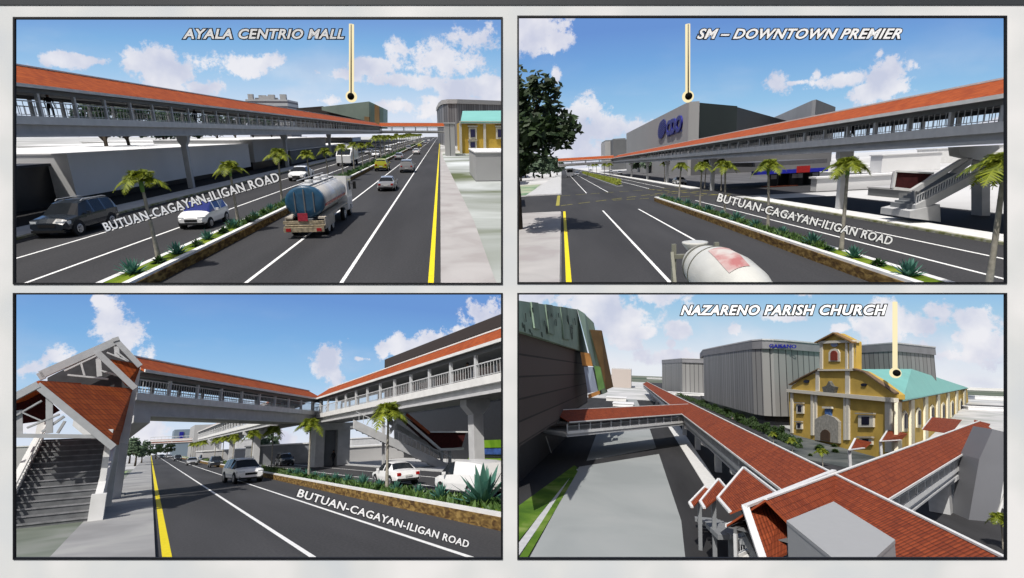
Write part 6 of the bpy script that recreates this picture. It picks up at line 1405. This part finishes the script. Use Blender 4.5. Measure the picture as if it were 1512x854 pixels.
# ---------------- ribbed department stores
def ribbed(label, pts, zt, letters=None, base=True):
    t = Thing(P, 'department_store', label, 'building', (pts[0][0], pts[0][1], 0))
    m = MB(); u = 0; n = len(pts)
    z0 = 3.2 if base else 0
    for i in range(n-1):
        a, b = Vector((*pts[i], 0)), Vector((*pts[i+1], 0)); L_ = (b-a).length
        m.face([a+Vector((0, 0, z0)), b+Vector((0, 0, z0)), b+Vector((0, 0, zt-3)), a+Vector((0, 0, zt-3))], [(u, 0), (u+L_, 0), (u+L_, zt), (u, zt)]); u += L_
    bk = [Vector((pts[-1][0]+5, pts[-1][1]+60, 0)), Vector((pts[0][0]+5, pts[0][1]+60, 0))]
    t.part('ribbed_wall', m, RIBU)
    cx = sum(p[0] for p in pts)/n; cy = sum(p[1] for p in pts)/n+20
    o = [(cx+(p[0]-cx)*1.015, cy+(p[1]-cy)*1.015-.6) for p in pts]+[(bk[0].x, bk[0].y), (bk[1].x, bk[1].y)]
    t.part('parapet', MB().prism(o, zt-3, zt), mat('parapet_grey', (.2, .2, .21), .7, var=.1, scale=.2))
    o = [(cx+(p[0]-cx)*1.02, cy+(p[1]-cy)*1.02-.8) for p in pts]+[(bk[0].x, bk[0].y), (bk[1].x, bk[1].y)]
    t.part('rim', MB().prism(o, zt, zt+.5), CONC)
    if base: t.part('ground_floor', MB().prism([(cx+(p[0]-cx)*.96, cy+(p[1]-cy)*.96) for p in pts]+[(bk[0].x, bk[0].y), (bk[1].x, bk[1].y)], 0, 3.2), BLACKISH)
    return t
RIBU = mat_stripes('store_ribs', (.22, .22, .215), (.04, .04, .04), 'X', .3, .12, .6, .13, obj=False)
def pt(px, Y): q = P.at(px, 600, Y); return (q.x, q.y)
def zat(px, py, Y): return P.at(px, py, Y).z
Yn = 200
t = ribbed('large ribbed grey department store with rounded corner behind the church'+WH, [pt(1040, 300), pt(1068, 255), pt(1098, 222), pt(1113, 209), pt(1128, 203), pt(1145, 203), pt(1165, 206), pt(1225, 222), pt(1262, 232)], zat(1130, 503, 203))
pl = (Vector((*pt(1128, 202.3), 0)).xy, Vector((*pt(1200, 212.5), 0)).xy)
a = Vector((*pt(1135, 200.2), 0)); b = Vector((*pt(1178, 205.5), 0))
lt = lettering(P, 'GAISANO', 'x', (1136, 513.5), (1176, 514.5), 5.2, 0, shear=.1, off=.03, face=BLU, plane=(a.xy, b.xy), back=False, spacing=1.0, ex=.12)
for c in kids(lt.o):
    c.parent = t.o
    for v in c.data.vertices: v.co += lt.base-t.base
    c.name = 'store_letters'
bpy.data.objects.remove(lt.o)
ribbed('ribbed grey store wing with slanting end right of the church tower'+WH, [pt(1262, 262), pt(1318, 235), pt(1326, 232), pt(1386, 255)], zat(1320, 508, 234), base=False)
t = ribbed('smaller pale ribbed block left of the large store'+WH, [pt(978, 520), pt(1008, 440), pt(1040, 442), pt(1052, 443)], zat(1010, 530, 440), base=False)
b = fbox(P, 903, 932, 544, 560, 60); t = Thing(P, 'office_block', 'plain beige block beyond the faceted mall'+WH, 'building', (b[0], b[2], 0)); t.part('wall', MB().box(*b[:5], b[5]-1), mat('beige_render', (.42, .37, .34), .85, var=.05)); t.part('roof', MB().box(b[0], b[1], b[2], b[3], b[5]-1, b[5]), CONC)
# scattered low roofs
rr = random.Random(12); k = 0
for (x0, x1, yb_, hpx, mm) in ((895, 925, 592, 7, CONCL), (905, 935, 600, 6, WHITE), (985, 1040, 583, 5, CONCL), (1040, 1060, 600, 6, WHITE), (1390, 1430, 560, 4, WHITE), (1435, 1480, 562, 4, CONCD), (1400, 1470, 575, 5, CONCL), (1440, 1500, 590, 7, CONCL), (1430, 1480, 605, 6, WHITE), (955, 975, 560, 3, CONC), (1010, 1040, 578, 3, WHITE)):
    a, b = g(x0, yb_), g(x1, yb_); h_ = P.at(x0, yb_-hpx, a.y).z*.8; t = Thing(P, 'low_building', f'{["pale roof just beyond the mall corner","white roof below the beige block","long pale roof below the smaller ribbed block","white roof left of the large store","white roof right of the church on the plain","dark roof at the far right edge","pale long roof right of the turquoise roof","pale roof at the right edge beside the water","white roof at the right edge below the turquoise eave","tiny roof near the far end of the long bridge","white roof behind the long bridge"][k]}'+WH, 'building', (a.x, a.y, 0), group='low roofs on the plain'+WH)
    t.part('wall', MB().box(a.x, b.x, a.y, a.y+14, 0, h_*.85), mm); t.part('roof', MB().box(a.x-.3, b.x+.3, a.y-.3, a.y+14.3, h_*.85, h_), WHITE); k += 1
# trees and palms
tl = None
spots = [(1150, 650), (1130, 642), (1112, 632), (1092, 625), (1074, 616), (1056, 608), (1038, 600)]
for i, (x, y) in enumerate(spots):
    p = g(x, y); lb = f'{["first","second","third","fourth","fifth","sixth","seventh"][i]} small dark tree lining the road beside the long bridge'+WH
    if tl is None: tl = make_tree(P, lb, (p.x, p.y, 0), 1.6, 2.1, 29, 1200, .26, TREELEAF, 'street trees beside the long bridge'+WH)
    else: dup(tl, P, (p.x, p.y, 0), i, lb, .9)
pm4 = None
for i, (x, y, s_, lb) in enumerate(((1170, 668, 1.15, 'palm in front of the church portal'), (1215, 690, 1.1, 'palm just above the crossing of the tiled roofs'), (1142, 655, .9, 'small palm left of the church front'), (1482, 812, 1.15, 'bright palm at the lower right corner'))):
    p = g(x, y)
    if pm4 is None: pm4 = make_palm(P, lb+WH, 2.6, 1.9, 33, 'palms around the footbridge'+WH, (p.x, p.y, 0), 17)
    else: dup(pm4, P, (p.x, p.y, 0), i*2, lb+WH, s_)
for i in range(8):
    p = g(1245+rr.uniform(-60, 10), 680+rr.uniform(-22, -4)); lb = f'{ORD[i]} low shrub between the church and the long bridge'+WH
    if i == 0: sh = make_tuft(P, lb, 1.0, 5, 'shrubs before the church'+WH, (p.x, p.y, .1), 200, TREELEAF2)
    else: dup(sh, P, (p.x, p.y, .1), i, lb, rr.uniform(.6, 1.3))
hm = MB()
for k in range(2600):
    f = rr.random(); x = 1000+f*180; y = 584+f*79; p = g(x+rr.uniform(-3, 5), y); h_ = rr.uniform(.1, 2.0); s_ = rr.uniform(.2, .5)
    hm.face([(p.x-s_, p.y, h_), (p.x+s_, p.y+rr.uniform(-.3, .3), h_), (p.x, p.y, h_+s_*1.5)])
solo(P, 'roadside_hedge', hm, TREELEAF, 'ragged dark green planting along the right side of the long bridge'+WH, 'ground cover', kind='stuff')
# traffic on the road behind the bridge
sc4 = None
for i, (x, y) in enumerate(((1075, 620), (1052, 608), (1030, 596), (1150, 650))):
    p = g(x+8, y); lb = ['silver car on the road left of the large store', 'silver car farther up beside the long bridge', 'tiny silver car far up beside the long bridge', 'silver car before the church yard'][i]+WH
    if sc4 is None: sc4 = make_car(P, 'sedan', SIL, lb, (p.x, p.y, 0.02), 0, group='cars beside the long bridge'+WH)
    else: dup(sc4, P, (p.x, p.y, .02), 0, lb)
lettering(P, 'NAZARENO PARISH CHURCH', 'white italic church name floating in the sky left of the pin pole'+WH, (1005, 465), (1311, 465), 13.5, 520, shear=.35, off=.028, outl=.04)
marker(P, 'glowing pin pole with black ball on the turquoise church roof'+WH, 1321.5, 446, 551, 118, 5.6, core=False)
sky(P, 2350, [(549, (232, 236, 242)), (530, (222, 230, 240)), (500, (196, 218, 236)), (460, (165, 203, 230)), (436, (150, 194, 230))],
    [(780, 440, 30, 14), (860, 450, 42, 16), (910, 465, 60, 26), (960, 440, 40, 16), (950, 490, 18, 10), (1000, 486, 16, 12), (925, 508, 22, 10), (990, 508, 8, 5), (1085, 488, 14, 12), (1130, 515, 50, 10), (1190, 430, 26, 10), (1160, 468, 30, 8), (1240, 485, 16, 8), (1300, 480, 40, 26), (1380, 460, 25, 14), (1370, 480, 40, 16), (1440, 475, 40, 18), (1450, 510, 60, 26), (1390, 525, 60, 18), (1000, 530, 90, 12)], seedo=11.2, wisp=.9)
# ================================================================== display board with four openings
D = 2.0*G
def bp(px, py, y=D): return Vector(((px-CX)*y/F, y, (CY-py)*y/F))
bo = bpy.data.objects.new('display_board', None); C.objects.link(bo); bo.location = (0, D, 0)
setp(bo, 'pale display board with four black edged openings, seen head-on', 'display board')
bm_ = mat('board', (.6, .6, .6)); 
m, t, b = nt('board_print'); N = t.nodes; L = t.links
tc = N.new('ShaderNodeTexCoord'); nz = N.new('ShaderNodeTexNoise'); nz.inputs['Scale'].default_value = .45; nz.inputs['Detail'].default_value = 3
L.new(tc.outputs['Object'], nz.inputs['Vector']); r = N.new('ShaderNodeValToRGB'); L.new(nz.outputs['Fac'], r.inputs[0])
e = r.color_ramp.elements; e[0].position = .38; e[0].color = (.66, .70, .73, 1); e[1].position = .62; e[1].color = (.86, .86, .86, 1); q = e.new(.5); q.color = (.74, .76, .76, 1)
L.new(r.outputs[0], b.inputs['Base Color']); b.inputs['Roughness'].default_value = .9; b.inputs['Specular IOR Level'].default_value = .1
def bpart(name, mbq, mm):
    mbq.shift(-Vector((0, D, 0))); o = bpy.data.objects.new(name, mbq.mesh(name, mm)); C.objects.link(o); o.parent = bo; return o
wr = [v.rect for v in (V1, V2, V3, V4)]
def rect(mbq, x0, y0, x1, y1, yf=D, th=.003*G):
    a = bp(x0, y1); c = bp(x1, y0); return mbq.box(a.x, c.x, yf, D+th, a.z, c.z)
pn = MB(); xs = [-60, 21, 741, 765, 1485, 1572]; E_ = 60
rect(pn, -E_, 8, 21, 427).shift((0, 0, 0)); rect(pn, -E_, 427, 21, 854+E_)
rect(pn, 1485, 8, 1512+E_, 854+E_)
rect(pn, 21, 8, 1485, 26); rect(pn, 21, 419, 741, 434); rect(pn, 765, 419, 1485, 434); rect(pn, 741, 26, 765, 825); rect(pn, 21, 825, 1485, 854+E_)
bpart('board_panel', pn, m)
hb = MB(); rect(hb, -E_, -E_, 1512+E_, 8, D-.01, .003*G); bpart('header_bar', hb, mat('header_dark', (.045, .05, .055), .6, var=.03))
for i, (x0, y0, x1, y1) in enumerate(wr):
    f = MB(); w = 1.3
    for (a0, b0, a1, b1) in ((x0-w, y0-w, x1+w, y0+w), (x0-w, y1-w, x1+w, y1+w), (x0-w, y0+w, x0+w, y1-w), (x1-w, y0+w, x1+w, y1-w)): rect(f, a0, b0, a1, b1, D-.012, .003*G+.01)
    bpart('window_frame', f, mat('frame_black', (.008, .009, .012), .6, var=.03))

# ================================================================== keep every view inside its own opening
bpy.context.view_layer.update()
def root_of(o):
    while o.parent: o = o.parent
    return o
XM, YMc = 753.0, 426.5
def keep_planes(P):
    pls = []
    if 'R' in P.keep: pls.append(Vector((F, -(XM-CX), 0)))      # outside where x*F - (XM-CX)*y > 0
    if 'L' in P.keep: pls.append(Vector((-F, (XM-CX), 0)))
    if 'B' in P.keep: pls.append(Vector((0, -(CY-YMc)*-1, -F)) if False else Vector((0, (CY-YMc), -F)))
    if 'T' in P.keep: pls.append(Vector((0, -(CY-YMc), F)))
    return [p.normalized() for p in pls]
ncut = ndel = 0
for o in list(bpy.data.objects):
    if o.type != 'MESH': continue
    P = _view_of.get(root_of(o).name)
    if P is None: continue
    mw = o.matrix_world; bb = [mw @ Vector(c) for c in o.bound_box]
    hit = [n for n in keep_planes(P) if any(n.dot(c) > 0 for c in bb)]
    if not hit: continue
    if all(any(n.dot(c) > 0 for n in hit) for c in bb) and any(all(n.dot(c) > 0 for c in bb) for n in hit):
        bpy.data.objects.remove(o); ndel += 1; continue
    if o.data.users > 1: o.data = o.data.copy()
    bm = bmesh.new(); bm.from_mesh(o.data); inv = mw.inverted()
    for n in hit:
        co = inv @ Vector((0, 0, 0)); no = (mw.to_3x3().transposed() @ n).normalized()
        bmesh.ops.bisect_plane(bm, geom=bm.verts[:]+bm.edges[:]+bm.faces[:], dist=1e-6, plane_co=co, plane_no=no, clear_outer=True)
    if not bm.faces: bm.free(); bpy.data.objects.remove(o); ndel += 1; continue
    bm.to_mesh(o.data); bm.free(); ncut += 1
for o in list(bpy.data.objects):      # things emptied by the trimming
    if o.type == 'EMPTY' and not [c for c in bpy.data.objects if c.parent == o]: bpy.data.objects.remove(o)
for o in bpy.data.objects:
    if 'label' in o and len(o['label'].split()) > 16: print('LONG', len(o['label'].split()), o['label'])
print('trimmed', ncut, 'removed', ndel, 'objects', len(bpy.data.objects))

# ================================================================== light, world, camera
w = bpy.data.worlds.new('World'); scene.world = w; w.use_nodes = True
bg = w.node_tree.nodes['Background']; sk = w.node_tree.nodes.new('ShaderNodeTexSky'); sk.sky_type = 'NISHITA'; sk.sun_disc = False
sk.sun_elevation = math.asin(SUN.z); sk.sun_rotation = math.atan2(SUN.x, SUN.y); w.node_tree.links.new(sk.outputs[0], bg.inputs[0]); bg.inputs[1].default_value = .085; sk.dust_density = 3; sk.ozone_density = .4
l = bpy.data.lights.new('sun', 'SUN'); l.energy = 4.5; l.angle = math.radians(.5); l.color = (1, .96, .9); lo = bpy.data.objects.new('sun', l); C.objects.link(lo)
lo.rotation_euler = SUN.to_track_quat('Z', 'Y').to_euler()
cd = bpy.data.cameras.new('camera'); co = bpy.data.objects.new('camera', cd); C.objects.link(co); co.rotation_euler = (PI/2, 0, 0)
cd.sensor_width = 36; cd.lens = F/1512*36; cd.clip_start = .5; cd.clip_end = 5e5; scene.camera = co
scene.view_settings.view_transform = 'Standard'; scene.view_settings.look = 'None'; scene.view_settings.exposure = 0; scene.view_settings.gamma = 1
scene.cycles.max_bounces = 5; scene.cycles.diffuse_bounces = 3; scene.cycles.transparent_max_bounces = 8
scene.cycles.use_denoising = True
